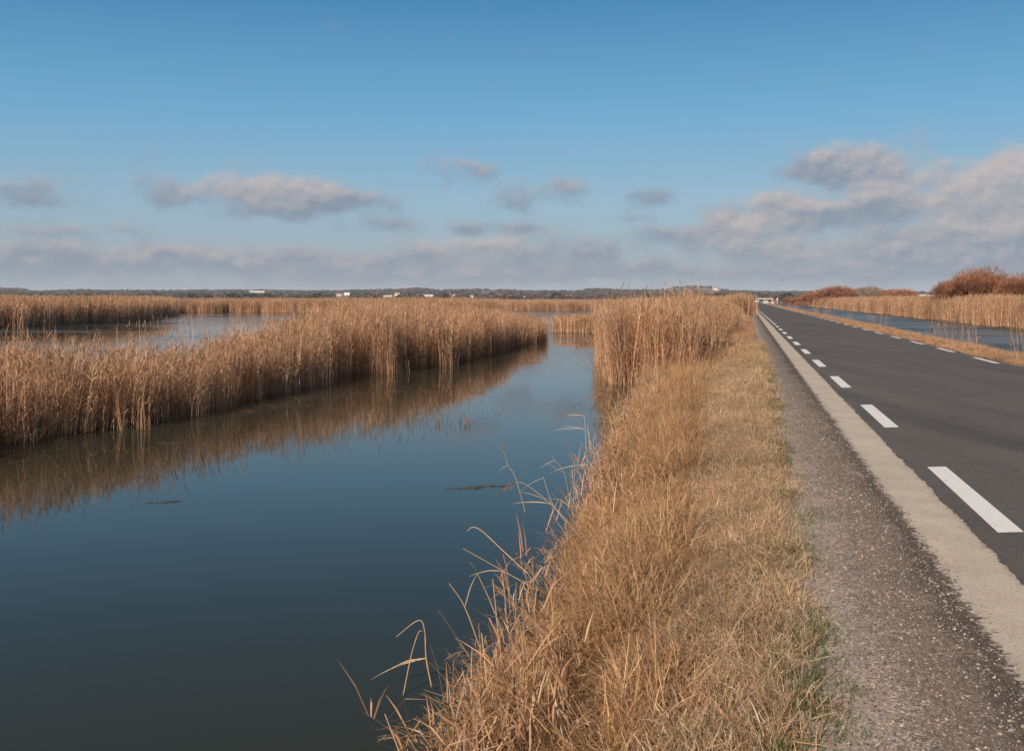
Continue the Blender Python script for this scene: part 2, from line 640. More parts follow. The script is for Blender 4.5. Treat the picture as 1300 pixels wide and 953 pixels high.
def road_strip(name, p0f, p1f, z, mat, Ys, bow=0.0, cols=3, parent=None):
    mb = MB()
    v, f = [], []
    for j, y in enumerate(Ys):
        a, bb = p0f(y), p1f(y)
        for i in range(cols):
            u = i / (cols - 1)
            bend = 0.0
            zz = z + bow * (1 - (2 * u - 1) ** 2)
            v.append((a + (bb - a) * u + SL * y + bend, y, zz))
    for j in range(len(Ys) - 1):
        for i in range(cols - 1):
            k = j * cols + i
            f.append((k, k + 1, k + cols + 1, k + cols))
    mb.add(v, f)
    return mb.build(name, mat, parent, smooth=True)


Yr = list(np.arange(-20, 2.5, 0.5)) + list(np.arange(2.5, 24, 0.035)) + list(np.arange(24, 60, 0.12)) + list(np.arange(60, 140, 0.5)) + list(np.arange(140, 640, 5.0))


def wob(seed, amp, f):
    return lambda y: amp * (float(fbm(y, 0.0, seed, f)) - 0.5)


wa, wb_, wbb = wob(21, 0.05, 0.6), wob(23, 0.04, 5.0), wob(25, 0.05, 16.0)
edge_l = lambda y: 1.75 + wa(y) + wb_(y) + wbb(y)
wc, wd = wob(27, 0.30, 0.7), wob(29, 0.14, 4.0)
edge_r = lambda y: 7.36 + wc(y) + wd(y)
road = tag(road_strip('road', edge_l, edge_r, 0.0, M_ASPH, Yr, 0.035, 9), 'long straight dark asphalt road with broken white edge lines', 'road', None, 'structure')

# pale concrete strip beside the asphalt (its right edge is buried under the asphalt)
m, t, b, o = new_mat('pale_concrete')
g = t.n('ShaderNodeNewGeometry')
pos = g.outputs['Position']
f1 = t.noise(pos, 60.0, 4, 0.75)
f2 = t.noise(pos, 1.7, 5, 0.6)
f3 = t.noise(pos, 7.0, 5, 0.65)
vo = t.n('ShaderNodeTexVoronoi')
vo.inputs['Scale'].default_value = 55.0
t.l(pos, vo.inputs['Vector'])
c = t.mix(t.mapr(f2, 0.3, 0.7), (0.38, 0.315, 0.25), (0.50, 0.425, 0.345))
c = t.mix(t.m('MULTIPLY', t.mapr(f1, 0.48, 0.7), 0.75), c, (0.16, 0.125, 0.10))
c = t.mix(t.m('MULTIPLY', t.mapr(vo.outputs['Color'], 0.7, 0.95), 0.5), c, (0.52, 0.45, 0.37))
c = t.mix(t.m('MULTIPLY', t.mapr(f3, 0.60, 0.74), 0.55), c, (0.15, 0.12, 0.095))
spx = t.n('ShaderNodeSeparateXYZ')
t.l(pos, spx.inputs[0])
pcx = t.m('SUBTRACT', spx.outputs[0], t.m('MULTIPLY', spx.outputs[1], SL))
r1_ = t.noise(pos, 2.2, 3, 0.5)
r2_ = t.noise(pos, 18.0, 6, 0.75)
dd = t.m('ADD', pcx, t.m('MULTIPLY', t.m('SUBTRACT', r1_, 0.5), 0.16))
dd = t.m('ADD', dd, t.m('MULTIPLY', t.m('SUBTRACT', r2_, 0.5), 0.42))
vg = t.n('ShaderNodeTexVoronoi')
vg.inputs['Scale'].default_value = 90.0
t.l(pos, vg.inputs['Vector'])
vs_ = t.n('ShaderNodeSeparateColor')
t.l(vg.outputs['Color'], vs_.inputs[0])
grit = t.mix(vs_.outputs[0], (0.020, 0.015, 0.012), (0.115, 0.083, 0.062))
c = t.mix(t.mapr(dd, 1.335, 1.28, 0, 1, True), c, grit)
c = t.mix(t.m('MULTIPLY', t.mapr(dd, 1.70, 1.82, 0, 1, True), 0.7), c, (0.13, 0.085, 0.055))
t.l(c, b.inputs['Base Color'])
b.inputs['Roughness'].default_value = 0.9
bp = t.n('ShaderNodeBump')
bp.inputs['Strength'].default_value = 0.6
bp.inputs['Distance'].default_value = 0.006
t.l(f1, bp.inputs['Height'])
t.l(bp.outputs[0], b.inputs['Normal'])
M_CONC = m
we, wf, wk = wob(31, 0.07, 0.6), wob(33, 0.06, 4.0), wob(35, 0.07, 14.0)
strip_l = lambda y: 1.21 + 0.6 * we(y) + 0.7 * wf(y)
tag(road_strip('concrete_strip', strip_l, lambda y: 1.82, -0.004, M_CONC, Yr), 'pale concrete strip between asphalt and gravel shoulder', 'road edge', None, 'structure')

# gravel shoulder
m, t, b, o = new_mat('gravel_shoulder')
g = t.n('ShaderNodeNewGeometry')
pos = g.outputs['Position']
sp = t.n('ShaderNodeSeparateXYZ')
t.l(pos, sp.inputs[0])
pc = t.m('SUBTRACT', sp.outputs[0], t.m('MULTIPLY', sp.outputs[1], SL))
vo = t.n('ShaderNodeTexVoronoi')
vo.inputs['Scale'].default_value = 85.0
t.l(pos, vo.inputs['Vector'])
vo2 = t.n('ShaderNodeTexVoronoi')
vo2.inputs['Scale'].default_value = 170.0
t.l(pos, vo2.inputs['Vector'])
sh = t.n('ShaderNodeSeparateColor')
t.l(vo.outputs['Color'], sh.inputs[0])
sh2 = t.n('ShaderNodeSeparateColor')
t.l(vo2.outputs['Color'], sh2.inputs[0])
big = t.noise(pos, 1.1, 5, 0.62)
mid = t.noise(pos, 6.0, 5, 0.65)
stone = t.mix(t.m('POWER', sh.outputs[0], 1.5), (0.055, 0.042, 0.033), (0.52, 0.425, 0.35))
stone2 = t.mix(t.m('POWER', sh2.outputs[1], 1.6), (0.05, 0.038, 0.030), (0.46, 0.365, 0.295))
c = t.mix(t.mapr(mid, 0.4, 0.6), stone, stone2)
# dark, mossy, wet grit along the concrete strip; paler chippings near the grass
dk = t.m('ADD', pc, t.m('MULTIPLY', t.m('SUBTRACT', big, 0.5), 0.7))
dk = t.m('ADD', dk, t.m('MULTIPLY', t.m('SUBTRACT', mid, 0.5), 0.35))
mot = t.noise(pos, 34.0, 5, 0.75)
c = t.mix(t.m('MULTIPLY', t.mapr(mot, 0.50, 0.66, 0, 1, True), 0.65), c, (0.060, 0.044, 0.034))
c = t.mix(t.m('MULTIPLY', t.mapr(dk, 0.60, 1.05, 0, 1, True), 0.55), c, (0.105, 0.073, 0.054))
c = t.mix(t.m('MULTIPLY', t.mapr(t.m('ADD', dk, t.m('MULTIPLY', t.m('SUBTRACT', mot, 0.5), 0.5)), 1.02, 1.24, 0, 1, True), 0.82), c, (0.040, 0.030, 0.023))
c = t.mix(t.m('MULTIPLY', t.mapr(dk, 0.78, 0.5, 0, 1, True), 0.28), c, (0.44, 0.37, 0.31))
t.l(c, b.inputs['Base Color'])
b.inputs['Roughness'].default_value = 0.92
bp = t.n('ShaderNodeBump')
bp.inputs['Strength'].default_value = 0.5
bp.inputs['Distance'].default_value = 0.004
t.l(t.m('SUBTRACT', 1.0, vo.outputs['Distance']), bp.inputs['Height'])
t.l(bp.outputs[0], b.inputs['Normal'])
M_GRAV = m
GL_Y, GL_P = [0, 4.7, 10, 19, 45, 120, 300], [.30, .34, .40, .52, .62, .62, .62]
wg, wh = wob(37, 0.12, 0.9), wob(39, 0.12, 4.5)
grav_l = lambda y: float(np.interp(y, GL_Y, GL_P)) - 0.12 + wg(y) + wh(y)
tag(road_strip('gravel_shoulder', grav_l, lambda y: 1.5, -0.0065, M_GRAV, Yr), 'grey brown gravel shoulder between dry grass and concrete strip', 'shoulder', None, 'structure')

# painted edge lines: each dash is a mesh under the road
m, t, b, o = new_mat('road_paint')
g = t.n('ShaderNodeNewGeometry')
f1 = t.noise(g.outputs['Position'], 70.0, 4, 0.7)
f2 = t.noise(g.outputs['Position'], 5.0, 5, 0.65)
c = t.mix(t.mapr(f2, 0.3, 0.7), (0.60, 0.58, 0.55), (0.74, 0.72, 0.69))
c = t.mix(t.m('MULTIPLY', t.mapr(t.m('ADD', t.m('MULTIPLY', f1, 0.6), t.m('MULTIPLY', f2, 0.4)), 0.53, 0.64), 0.75), c, (0.15, 0.135, 0.12))
t.l(c, b.inputs['Base Color'])
b.inputs['Roughness'].default_value = 0.6
M_PAINT = m


def road_z(p, y):
    a, bb = edge_l(y), edge_r(y)
    u = (p - a) / (bb - a)
    return 0.035 * (1 - (2 * u - 1) ** 2)


def dash(p0, p1, y0, y1):
    mb = MB()
    ys = np.linspace(y0, y1, 25 if y0 < 60 else 4)
    v, f = [], []
    for y in ys:
        for pp in (p0, p1):
            v.append((pp + SL * y, y, road_z(pp, y) + 0.004))
    for j in range(len(ys) - 1):
        f.append((2 * j, 2 * j + 1, 2 * j + 3, 2 * j + 2))
    mb.add(v, f)
    mb.build('painted_dash', M_PAINT, road)


for k in range(48):
    y0 = 7.66 + 6.28 * k
    dash(1.935, 2.135, y0, y0 + 3.0)
for k in range(40):
    y0 = 16.1 + 5.9 * k
    dash(6.95, 7.13, y0, y0 + 2.8)

# ------------------------------------------------------------------ plant libraries
STRAW = [(0.46, 0.272, 0.158), (0.40, 0.228, 0.128), (0.51, 0.322, 0.205), (0.33, 0.183, 0.100), (0.44, 0.240, 0.126), (0.54, 0.37, 0.25)]
BROWN = [(0.26, 0.15, 0.075), (0.30, 0.18, 0.09), (0.22, 0.125, 0.06), (0.34, 0.20, 0.095)]


BLEACH = [(0.50, 0.375, 0.245), (0.44, 0.32, 0.20), (0.56, 0.44, 0.31), (0.38, 0.265, 0.16), (0.30, 0.20, 0.115)]
RANK = [(0.43, 0.245, 0.120), (0.36, 0.200, 0.095), (0.48, 0.300, 0.165), (0.29, 0.158, 0.074), (0.23, 0.128, 0.060), (0.52, 0.365, 0.225), (0.40, 0.225, 0.108)]


def jit(col, r, a=0.12):
    k = 1 + r.uniform(-a, a)
    return tuple(max(0, c * k * (1 + r.uniform(-0.04, 0.04))) for c in col)


def arc(base, az_, lean, curl, length, n, r, wob_=0.0):
    """points of a blade: starts leaning `lean` from the vertical and bends by `curl` more along its length"""
    pts = [np.array(base, float)]
    d = np.array([math.cos(az_), math.sin(az_), 0])
    sd_ = np.array([-math.sin(az_), math.cos(az_), 0])
    for i in range(n):
        a = lean + curl * ((i + 0.5) / n) ** 1.4
        stp = length / n
        pts.append(pts[-1] + stp * (d * math.sin(a) + np.array([0, 0, 1]) * math.cos(a)) + sd_ * (r.normal(0, wob_) if wob_ else 0))
    return np.array(pts)


def side_of(az_, r, spread=1.0):
    a = az_ + math.pi / 2 + r.normal(0, 0.5) * spread
    return np.array([math.cos(a), math.sin(a), r.normal(0, 0.15)])


def grass_clump(seed, n, rad, hmin, hmax, wid, lean, curl, pal, seg=4, plume=0.0, flat_=0.0, kink=0.3):
    r = np.random.default_rng(seed)
    mb = MB()
    main = r.uniform(0, 6.28)
    for _ in range(n):
        a = r.uniform(0, 6.28)
        q = rad * math.sqrt(r.uniform())
        base = (q * math.cos(a), q * math.sin(a), -0.02)
        az_ = a + r.normal(0, 0.9) if r.uniform() < 0.6 else main + r.normal(0, 0.8)
        L = r.uniform(hmin, hmax) * (0.7 + 0.6 * r.uniform())
        le = abs(r.normal(0, lean))
        if r.uniform() < flat_:
            le = r.uniform(0.8, 1.5)
            base = (base[0], base[1], r.uniform(0, 0.45) * hmin)
        pts = arc(base, az_, le, r.uniform(0.0, curl), L, seg, r, 0.012 * L)
        if r.uniform() < kink:           # snapped over part way up
            i = r.integers(1, seg)
            piv = pts[i].copy()
            a2, tl = az_ + r.normal(0, 1.2), r.uniform(0.9, 2.3)
            d = np.array([math.cos(a2) * math.sin(tl), math.sin(a2) * math.sin(tl), math.cos(tl)])
            for j in range(i + 1, seg + 1):
                pts[j] = piv + d * L / seg * (j - i)
                pts[j][2] = max(pts[j][2], 0.0)
        ww = wid * r.uniform(0.5, 1.5) * np.linspace(1, 0.3, seg + 1)
        mb.ribbon(pts, ww, side_of(az_, r, 1.6), jit(pal[r.integers(len(pal))], r, 0.2))
        if r.uniform() < plume:          # a small dry seed head
            tip, d = pts[-1], pts[-1] - pts[-2]
            d = d / np.linalg.norm(d)
            for k in range(7):
                e = d * r.uniform(0.3, 1) + r.normal(0, 0.35, 3)
                mb.ribbon([tip - d * 0.07 * k / 7, tip - d * 0.07 * k / 7 + e * 0.035], [0.004, 0.001], side_of(r.uniform(0, 6), r), jit((0.42, 0.28, 0.16), r))
    return mb


def reed(mb, r, base, H, stem_w, leafn, plume, lean=0.06, az_=None, seg=4, leaf_w=0.014, big=1.0):
    az_ = r.uniform(0, 6.28) if az_ is None else az_
    pal = STRAW
    pts = arc(base, az_, abs(r.normal(0, lean)), r.uniform(0, 0.16), H, seg, r, 0.006 * H)
    a2 = r.uniform(0, 3.14)
    s1 = np.array([math.cos(a2), math.sin(a2), 0])
    col = jit(pal[r.integers(len(pal))], r, 0.18)
    mb.ribbon(pts, stem_w * np.linspace(1, 0.55, seg + 1), s1, col)
    for _ in range(leafn):
        t_ = r.uniform(0.35, 0.97) * seg
        i = min(int(t_), seg - 1)
        p0 = pts[i] + (pts[i + 1] - pts[i]) * (t_ - i)
        la = r.uniform(0, 6.28)
        lp = arc(p0, la, r.uniform(0.2, 0.9), r.uniform(0.3, 1.7), r.uniform(0.18, 0.42) * big, 2, r)
        mb.ribbon(lp, leaf_w * np.array([0.8, 1.0, 0.15]), side_of(la, r), jit(pal[r.integers(len(pal))], r, 0.2))
    if plume:
        tip = pts[-1]
        d = pts[-1] - pts[-2]
        d = d / np.linalg.norm(d)
        pc_ = jit(BROWN[r.integers(len(BROWN))], r, 0.2)
        nod = np.array([math.cos(az_), math.sin(az_), 0]) * 0.35
        for k in range(plume):
            u = k / plume
            p0 = tip - d * 0.22 * big * (1 - u)
            e = d * 0.9 + nod * r.uniform(0.2, 1.6) + r.normal(0, 0.22, 3)
            L = 0.13 * big * (1.15 - u * 0.6)
            mb.ribbon([p0, p0 + e * L * 0.6, p0 + e * L - np.array([0, 0, 0.02 * big])], np.array([0.5, 1, 0.3]) * 0.014 * big, side_of(r.uniform(0, 6), r), pc_)


def reed_patch(seed, n, half, H, hv, stem_w, leafn, plume_p, plume_n, lean=0.06, seg=4, leaf_w=0.014, broken=0.06, big=1.0):
    r = np.random.default_rng(seed)
    mb = MB()
    for _ in range(n):
        base = (r.uniform(-half, half), r.uniform(-half, half), -0.1)
        h = H * (1 + r.normal(0, hv))
        if r.uniform() < 0.25:
            h *= r.uniform(0.45, 0.8)
        if r.uniform() < broken:        # bent over, dead stem
            az_ = r.uniform(0, 6.28)
            pts = arc(base, az_, r.uniform(0.4, 1.1), r.uniform(0, 0.5), h * 0.7, seg, r)
            mb.ribbon(pts, [stem_w] * (seg + 1), side_of(az_, r), jit(STRAW[r.integers(6)], r, 0.2))
            continue
        reed(mb, r, base, h, stem_w, leafn, plume_n if r.uniform() < plume_p else 0, lean, None, seg, leaf_w, big)
    return mb


REEDS_NEAR = library('reed_near', [reed_patch(100 + i, 46, 0.30, 1.0 * 2.0, 0.13, 0.011, 4, 0.16, 7).mesh('reed_near', M_REED) for i in range(8)])
REEDS_SPARSE = library('reed_sparse', [reed_patch(150 + i, 7, 0.40, 2.0, 0.16, 0.011, 2, 0.10, 7, 0.09, 4, 0.014, 0.15).mesh('reed_sparse', M_REED) for i in range(5)])
REEDS_TALL = library('reed_tall', [reed_patch(200 + i, 46, 0.30, 2.5, 0.10, 0.012, 5, 0.22, 8).mesh('reed_tall', M_REED) for i in range(8)])
REEDS_FAR = library('reed_far', [reed_patch(300 + i, 190, 1.3, 2.6, 0.10, 0.030, 2, 0.45, 5, 0.05, 3, 0.03, 0.03, 1.5).mesh('reed_far', M_REED) for i in range(6)])
TALLGRASS = library('tall_grass', [grass_clump(400 + i, 80, 0.14, 0.15, 0.42, 0.0048, 0.5, 1.4, RANK, 5, 0.10, 0.36, 0.6).mesh('tall_grass', M_GRASS) for i in range(10)])
SHORTGRASS = library('short_grass', [grass_clump(500 + i, 90, 0.11, 0.05, 0.14, 0.0040, 0.7, 1.3, BLEACH + STRAW[:2], 3, 0.0, 0.55, 0.6).mesh('short_grass', M_GRASS) for i in range(8)])
GREENP = [(0.085, 0.115, 0.030), (0.065, 0.095, 0.025), (0.12, 0.14, 0.04), (0.16, 0.15, 0.06)]
GREENGRASS = library('green_tuft', [grass_clump(600 + i, 60, 0.08, 0.03, 0.09, 0.0040, 0.6, 1.0, GREENP, 3).mesh('green_tuft', M_GREEN) for i in range(5)])
THATCH = library('thatch', [grass_clump(650 + i, 80, 0.14, 0.06, 0.20, 0.0045, 0.8, 1.3, [tuple(0.75 * q for q in c_) for c_ in BROWN] + STRAW[3:4], 3, 0.0, 0.6, 0.6).mesh('thatch', M_GRASS) for i in range(5)])
FARGRASS = library('verge_grass', [grass_clump(700 + i, 90, 0.30, 0.22, 0.55, 0.013, 0.4, 1.2, STRAW + BROWN[:1], 3, 0, 0.1).mesh('verge_grass', M_GRASS) for i in range(6)])


def inside(poly, x, y):
    poly = np.asarray(poly)
    r = np.zeros(len(x), bool)
    j = len(poly) - 1
    for i in range(len(poly)):
        xi, yi = poly[i]
        xj, yj = poly[j]
        cnd = ((yi > y) != (yj > y)) & (x < (xj - xi) * (y - yi) / (yj - yi + 1e-12) + xi)
        r ^= cnd
        j = i
    return r


def jgrid(x0, x1, y0, y1, step):
    nx, ny = max(1, int((x1 - x0) / step)), max(1, int((y1 - y0) / step))
    gx_, gy_ = np.meshgrid(np.arange(nx), np.arange(ny))
    x = x0 + (gx_.ravel() + rng.uniform(0, 1, nx * ny)) * step
    y = y0 + (gy_.ravel() + rng.uniform(0, 1, nx * ny)) * step
    return x, y


def seen(x, y, m_=0.06):
    """keep what the photograph could plausibly see, with a margin to either side"""
    return (y > 1.2) & (np.abs(x) < y * (0.514 + m_) + 4.0)


def bed(name, poly, lib, step, hscale, label, zf=None, edge_thin=0.0, keep=1.0, cat='reeds', tilt=0.05):
    """a reed bed over a polygon (world X, Y)"""
    poly = np.asarray(poly, float)
    x, y = jgrid(poly[:, 0].min(), poly[:, 0].max(), poly[:, 1].min(), poly[:, 1].max(), step)
    x = x + 0.0
    jx = x + (fbm(x, y, 41, 0.5) - 0.5) * 2.2 * min(1.0, step * 2)
    jy = y + (fbm(x, y, 43, 0.5) - 0.5) * 2.2 * min(1.0, step * 2)
    k = inside(poly, jx, jy) & seen(x, y, 0.1)
    if keep < 1:
        k &= rng.uniform(size=len(x)) < keep
    x, y = x[k], y[k]
    n = len(x)
    z = np.maximum(gxy(x, y), WATER) if zf is None else zf(x, y)
    h = hscale(x, y) if callable(hscale) else np.full(n, hscale)
    h = h * (0.80 + 0.42 * fbm(x, y, 47, 0.35)) * rng.uniform(0.92, 1.08, n)
    rot = np.stack([rng.normal(0, tilt, n), rng.normal(0, tilt, n), rng.uniform(0, 6.28, n)], 1)
    s = np.stack([np.ones(n), np.ones(n), h], 1)
    print(name, n)
    return scatter(name, lib, np.stack([x, y, z], 1), rot, s, label, cat)


def W(px, py):
    v = at(px, py, WATER)
    return (v.x, v.y)


def D(px, Y):
    return ((px - 650.0) / FPX * Y, Y)


# ---- the long reed strip between channel and pond
strip = [W(-260, 640), W(-120, 594), W(0, 567), W(96, 553), W(171, 537), W(246, 525), W(314, 510), W(357, 496), W(430, 482), W(508, 471),
         W(572, 462), W(631, 448), W(672, 437), W(694, 427), D(690, 80), D(640, 86), D(560, 80), D(500, 68), D(440, 55), D(380, 44),
         D(300, 33), D(230, 27.5), D(120, 24), D(0, 22), D(-200, 20)]


def strip_h(x, y):
    px = 650 + x / y * FPX
    return np.interp(px, [-100, 100, 230, 330, 420, 520, 600, 690], [0.68, 0.66, 0.60, 0.68, 0.92, 1.00, 0.82, 0.55])


bed('reed_strip', strip, REEDS_NEAR, 0.40, strip_h, 'long golden reed strip between the open channel and the pond behind it', keep=0.72)
# thin sparse fringe behind the strip, standing in the pond
fringe = [D(-150, 21), D(0, 22), D(120, 24), D(230, 27.5), D(300, 33), D(380, 44), D(360, 52), D(260, 42), D(160, 32), D(60, 28), D(-150, 25)]
bed('reed_fringe', fringe, REEDS_SPARSE, 0.75, 0.86, 'sparse thin reeds standing in the pond behind the strip', keep=0.5)
# ---- beds round the pond
bed('reed_bed', [W(-260, 422), W(0, 415.5), W(90, 412), W(150, 409), W(182, 406), W(215, 399.5), D(215, 230), D(-260, 230)], REEDS_FAR, 1.35, 0.94,
    'broad reed bed at the far left shore of the pond')
bed('reed_bed', [W(205, 396.6), W(330, 396.2), W(400, 397), W(470, 399), W(560, 402), W(640, 401), D(600, 210), D(420, 252), D(205, 252)], REEDS_FAR, 1.6, 0.88,
    'reed belt along the back of the pond, behind the long strip')
bed('reed_bed', [W(440, 394), W(600, 393.6), W(770, 394.2), W(830, 394), D(840, 300), D(420, 300)], REEDS_FAR, 1.8, 0.74,
    'far reed belt closing the channel under the hills')
bed('reed_island', [W(720, 420), W(728, 421.5), W(750, 422), W(800, 419), D(800, 92), D(760, 94), D(738, 92), D(724, 87)], REEDS_FAR, 0.8, 0.43,
    'small reed island at the bend of the channel')
# marsh reeds fading towards the foot of the hills
x, y = jgrid(-420, 200, 250, 900, 5.5)
p_ = x - SL * y
k = seen(x, y, 0.1) & ((p_ < -12))
x, y = x[k], y[k]
n = len(x)
scatter('reed_marsh', REEDS_FAR, np.stack([x, y, gxy(x, y)], 1), np.stack([0 * x, 0 * x, rng.uniform(0, 6.28, n)], 1),
        np.stack([np.full(n, 2.2), np.full(n, 2.2), rng.uniform(0.6, 0.8, n) * (0.7 + 0.3 * fbm(x, y, 51, 0.02))], 1),
        'wide brown reed marsh reaching towards the hills', 'reeds')

# ---- tall reeds on the near bank
bank_reeds = [W(773, 486), W(790, 488.5), W(822, 487), (0.2355 * 29 - 1.55, 29), (0.2355 * 33 - 1.2, 33), (0.2355 * 45 - 1.1, 45), (0.2355 * 80 - 0.9, 80), (0.2355 * 200 - 0.8, 200),
              (0.2355 * 330 - 0.8, 330), (0.2355 * 330 - 12, 330), D(835, 200), D(800, 110), D(783, 75), D(774, 55), D(771, 45), D(770, 36)]


def bank_h(x, y):
    p = x - SL * y
    return np.where(p > -2.2, 0.68, 0.86) * np.interp(y, [29, 60, 120, 250], [1.0, 0.96, 0.98, 1.0]) * np.where(p > -1.5, 0.75, 1.0)


bed('bank_reeds', [q for q in bank_reeds if q[1] < 112] + [(0.2355 * 112 - 0.8, 112), D(800, 112)], REEDS_TALL, 0.42, bank_h, 'tall golden reed clump on the near bank right of the channel')
bed('bank_reeds', [(0.2355 * 110 - 0.8, 110), (0.2355 * 330 - 0.8, 330), (0.2355 * 330 - 14, 330), D(835, 200), D(800, 110)], REEDS_FAR, 1.1, 0.86,
    'distant reeds along the left verge towards the end of the road')


# ---- long grass on the bank
def pscatter(name, lib, p0, p1, y0, y1, step, prob, sc_, label, cat, tilt=0.12, zoff=0.0, lean_left=0.0):
    p, y = jgrid(p0, p1, y0, y1, step)
    x = p + SL * y
    k = rng.uniform(size=len(x)) < prob(p, y)
    k &= seen(x, y, 0.12)
    p, y, x = p[k], y[k], x[k]
    n = len(x)
    z = gz(p, y) + zoff
    s = sc_(p, y) * rng.uniform(0.8, 1.25, n)
    rot = np.stack([rng.normal(0, tilt, n), rng.normal(-lean_left, tilt, n), rng.uniform(0, 6.28, n)], 1)
    sv = np.stack([s ** 0.5, s ** 0.5, s], 1)
    print(name, n)
    return scatter(name, lib, np.stack([x, y, z], 1), rot, sv, label, cat)


def tall_prob(p, y):
    t_ = toe(y)
    e0_ = np.interp(y, [4, 5, 11, 20, 30], [-0.32, -0.36, -0.62, -0.85, -1.0])
    ed = smooth(e0_ + 0.1, e0_ - 0.2, p + 0.5 * (fbm(p, y, 61, 0.9) - 0.5))
    wat = smooth(t_ - 0.12, t_ + 0.08, p)
    hole = smooth(0.38, 0.50, fbm(p, y, 63, 1.7))
    return ed * wat * hole


pscatter('long_grass', TALLGRASS, -2.2, 0.1, 2.4, 14, 0.085, tall_prob, lambda p, y: 0.50 + 1.15 * fbm(p, y, 65, 1.2) - 0.30 * smooth(-0.8, -0.2, p),
         'long tangled dry grass on the near bank slope', 'grass', 0.2)
pscatter('long_grass', TALLGRASS, -3.2, -0.1, 14, 34, 0.15, tall_prob, lambda p, y: 0.65 + 1.2 * fbm(p, y, 65, 0.9) - 0.3 * smooth(-1.2, -0.5, p),
         'long dry grass on the bank below the tall reeds', 'grass', 0.2)
pscatter('dead_thatch', THATCH, -2.4, 0.2, 2.4, 24, 0.11, lambda p, y: smooth(toe(y) - 0.05, toe(y) + 0.1, p) * smooth(np.interp(y, [4, 24], [-0.2, -0.8]), np.interp(y, [4, 24], [-0.4, -1.0]), p), lambda p, y: 0.7 + 0.6 * fbm(p, y, 66, 1.5),
         'matted brown dead undergrowth beneath the long bank grass', 'grass', 0.25)
pscatter('rank_grass', FARGRASS, -1.9, 0.1, 30, 130, 0.42, lambda p, y: smooth(0.0, -0.7, p), lambda p, y: 0.55 + 0.5 * fbm(p, y, 67, 0.3),
         'rank dry grass between the bank reeds and the verge', 'grass', 0.15)


def short_prob(p, y):
    gl = np.interp(y, GL_Y, GL_P)
    return smooth(np.interp(y, [4, 30], [-0.7, -1.25]), np.interp(y, [4, 30], [-0.4, -0.95]), p) * smooth(gl + 0.06, gl - 0.14, p + 0.42 * (fbm(p, y, 71, 1.5) - 0.5) + 0.18 * (fbm(p, y, 73, 5.0) - 0.5))


pscatter('mown_grass', SHORTGRASS, -1.1, 0.75, 2.4, 16, 0.075, short_prob, lambda p, y: 0.7 + 0.7 * fbm(p, y, 75, 1.7), 'short beige dead grass on the verge beside the gravel', 'grass', 0.25)
pscatter('mown_grass', SHORTGRASS, -1.3, 0.85, 16, 42, 0.12, short_prob, lambda p, y: 1.1 + 0.9 * fbm(p, y, 75, 1.2), 'short dead grass further along the verge', 'grass', 0.25)
pscatter('verge_grass', FARGRASS, -0.6, 0.75, 40, 300, 0.5, lambda p, y: smooth(0.75, 0.3, p), lambda p, y: 0.3 + 0.2 * fbm(p, y, 77, 0.3), 'thin far verge grass left of the road', 'grass', 0.15)


def green_prob(p, y):
    gl = np.interp(y, GL_Y, GL_P)
    band = np.exp(-((p - gl + 0.08) / 0.13) ** 2)
    return np.clip(smooth(0.44, 0.58, fbm(p, y, 81, 1.0)) * band * 1.1 + 0.10 * smooth(0.58, 0.7, fbm(p, y, 83, 1.6)) * (p < gl) * (p > -0.5), 0, 1)


pscatter('green_grass', GREENGRASS, -0.5, 0.9, 2.5, 40, 0.07, green_prob, lambda p, y: 0.8 + 0.8 * fbm(p, y, 85, 2.0), 'small green grass and moss tufts along the gravel edge', 'grass', 0.2)


EDGE = []
for i in range(7):
    r_ = np.random.default_rng(800 + i)
    mb_ = MB()
    for k_ in range(5):
        a_ = r_.uniform(0, 6.28)
        reed(mb_, r_, (0.12 * math.cos(a_), 0.12 * math.sin(a_), -0.05), r_.uniform(0.35, 0.75), 0.006, 5, 10 if r_.uniform() < 0.2 else 0, 0.35, r_.normal(3.2, 0.8), 5, 0.009, 0.75)
    EDGE.append(mb_.mesh('edge_stalk', M_REED))
EDGELIB = library('edge_stalk', EDGE)
p, y = jgrid(-4, 0, 3.5, 32, 0.16)
t_ = toe(y)
k = (p > t_ - 0.15) & (p < t_ + 0.6) & (rng.uniform(size=len(p)) < 0.30 * smooth(0.35, 0.6, fbm(p, y, 69, 0.9)))
p, y = p[k], y[k]
n = len(p)
scatter('edge_stalks', EDGELIB, np.stack([p + SL * y, y, np.maximum(gz(p, y), WATER)], 1), np.stack([rng.normal(0, .12, n), rng.normal(0, .12, n), rng.normal(0, 0.7, n)], 1),
        np.repeat(rng.uniform(0.6, 1.25, n)[:, None], 3, 1), 'ragged thin reed stalks and leaves fringing the near water edge', 'reeds')

# ---- right verge and canal bank
def rv_prob(p, y):
    return smooth(7.15, 7.45, p + 0.35 * (fbm(p, y, 91, 0.9) - 0.5)) * smooth(12.0, 11.2, p)


pscatter('right_verge_grass', FARGRASS, 7.1, 12.0, 16, 110, 0.30, rv_prob, lambda p, y: 0.26 + 0.34 * fbm(p, y, 93, 0.5) * smooth(7.4, 9.4, p), 'dry grass on the verge between road and canal', 'grass', 0.2)
pscatter('right_verge_grass', FARGRASS, 7.1, 12.5, 110, 340, 0.75, rv_prob, lambda p, y: 0.35 + 0.35 * fbm(p, y, 93, 0.3), 'distant dry grass between road and canal', 'grass', 0.2)


def rt_prob(p, y):
    return smooth(0.62, 0.72, fbm(p, y, 95, 0.22)) * smooth(9.0, 9.8, p) * smooth(11.4, 10.8, p) * 0.7


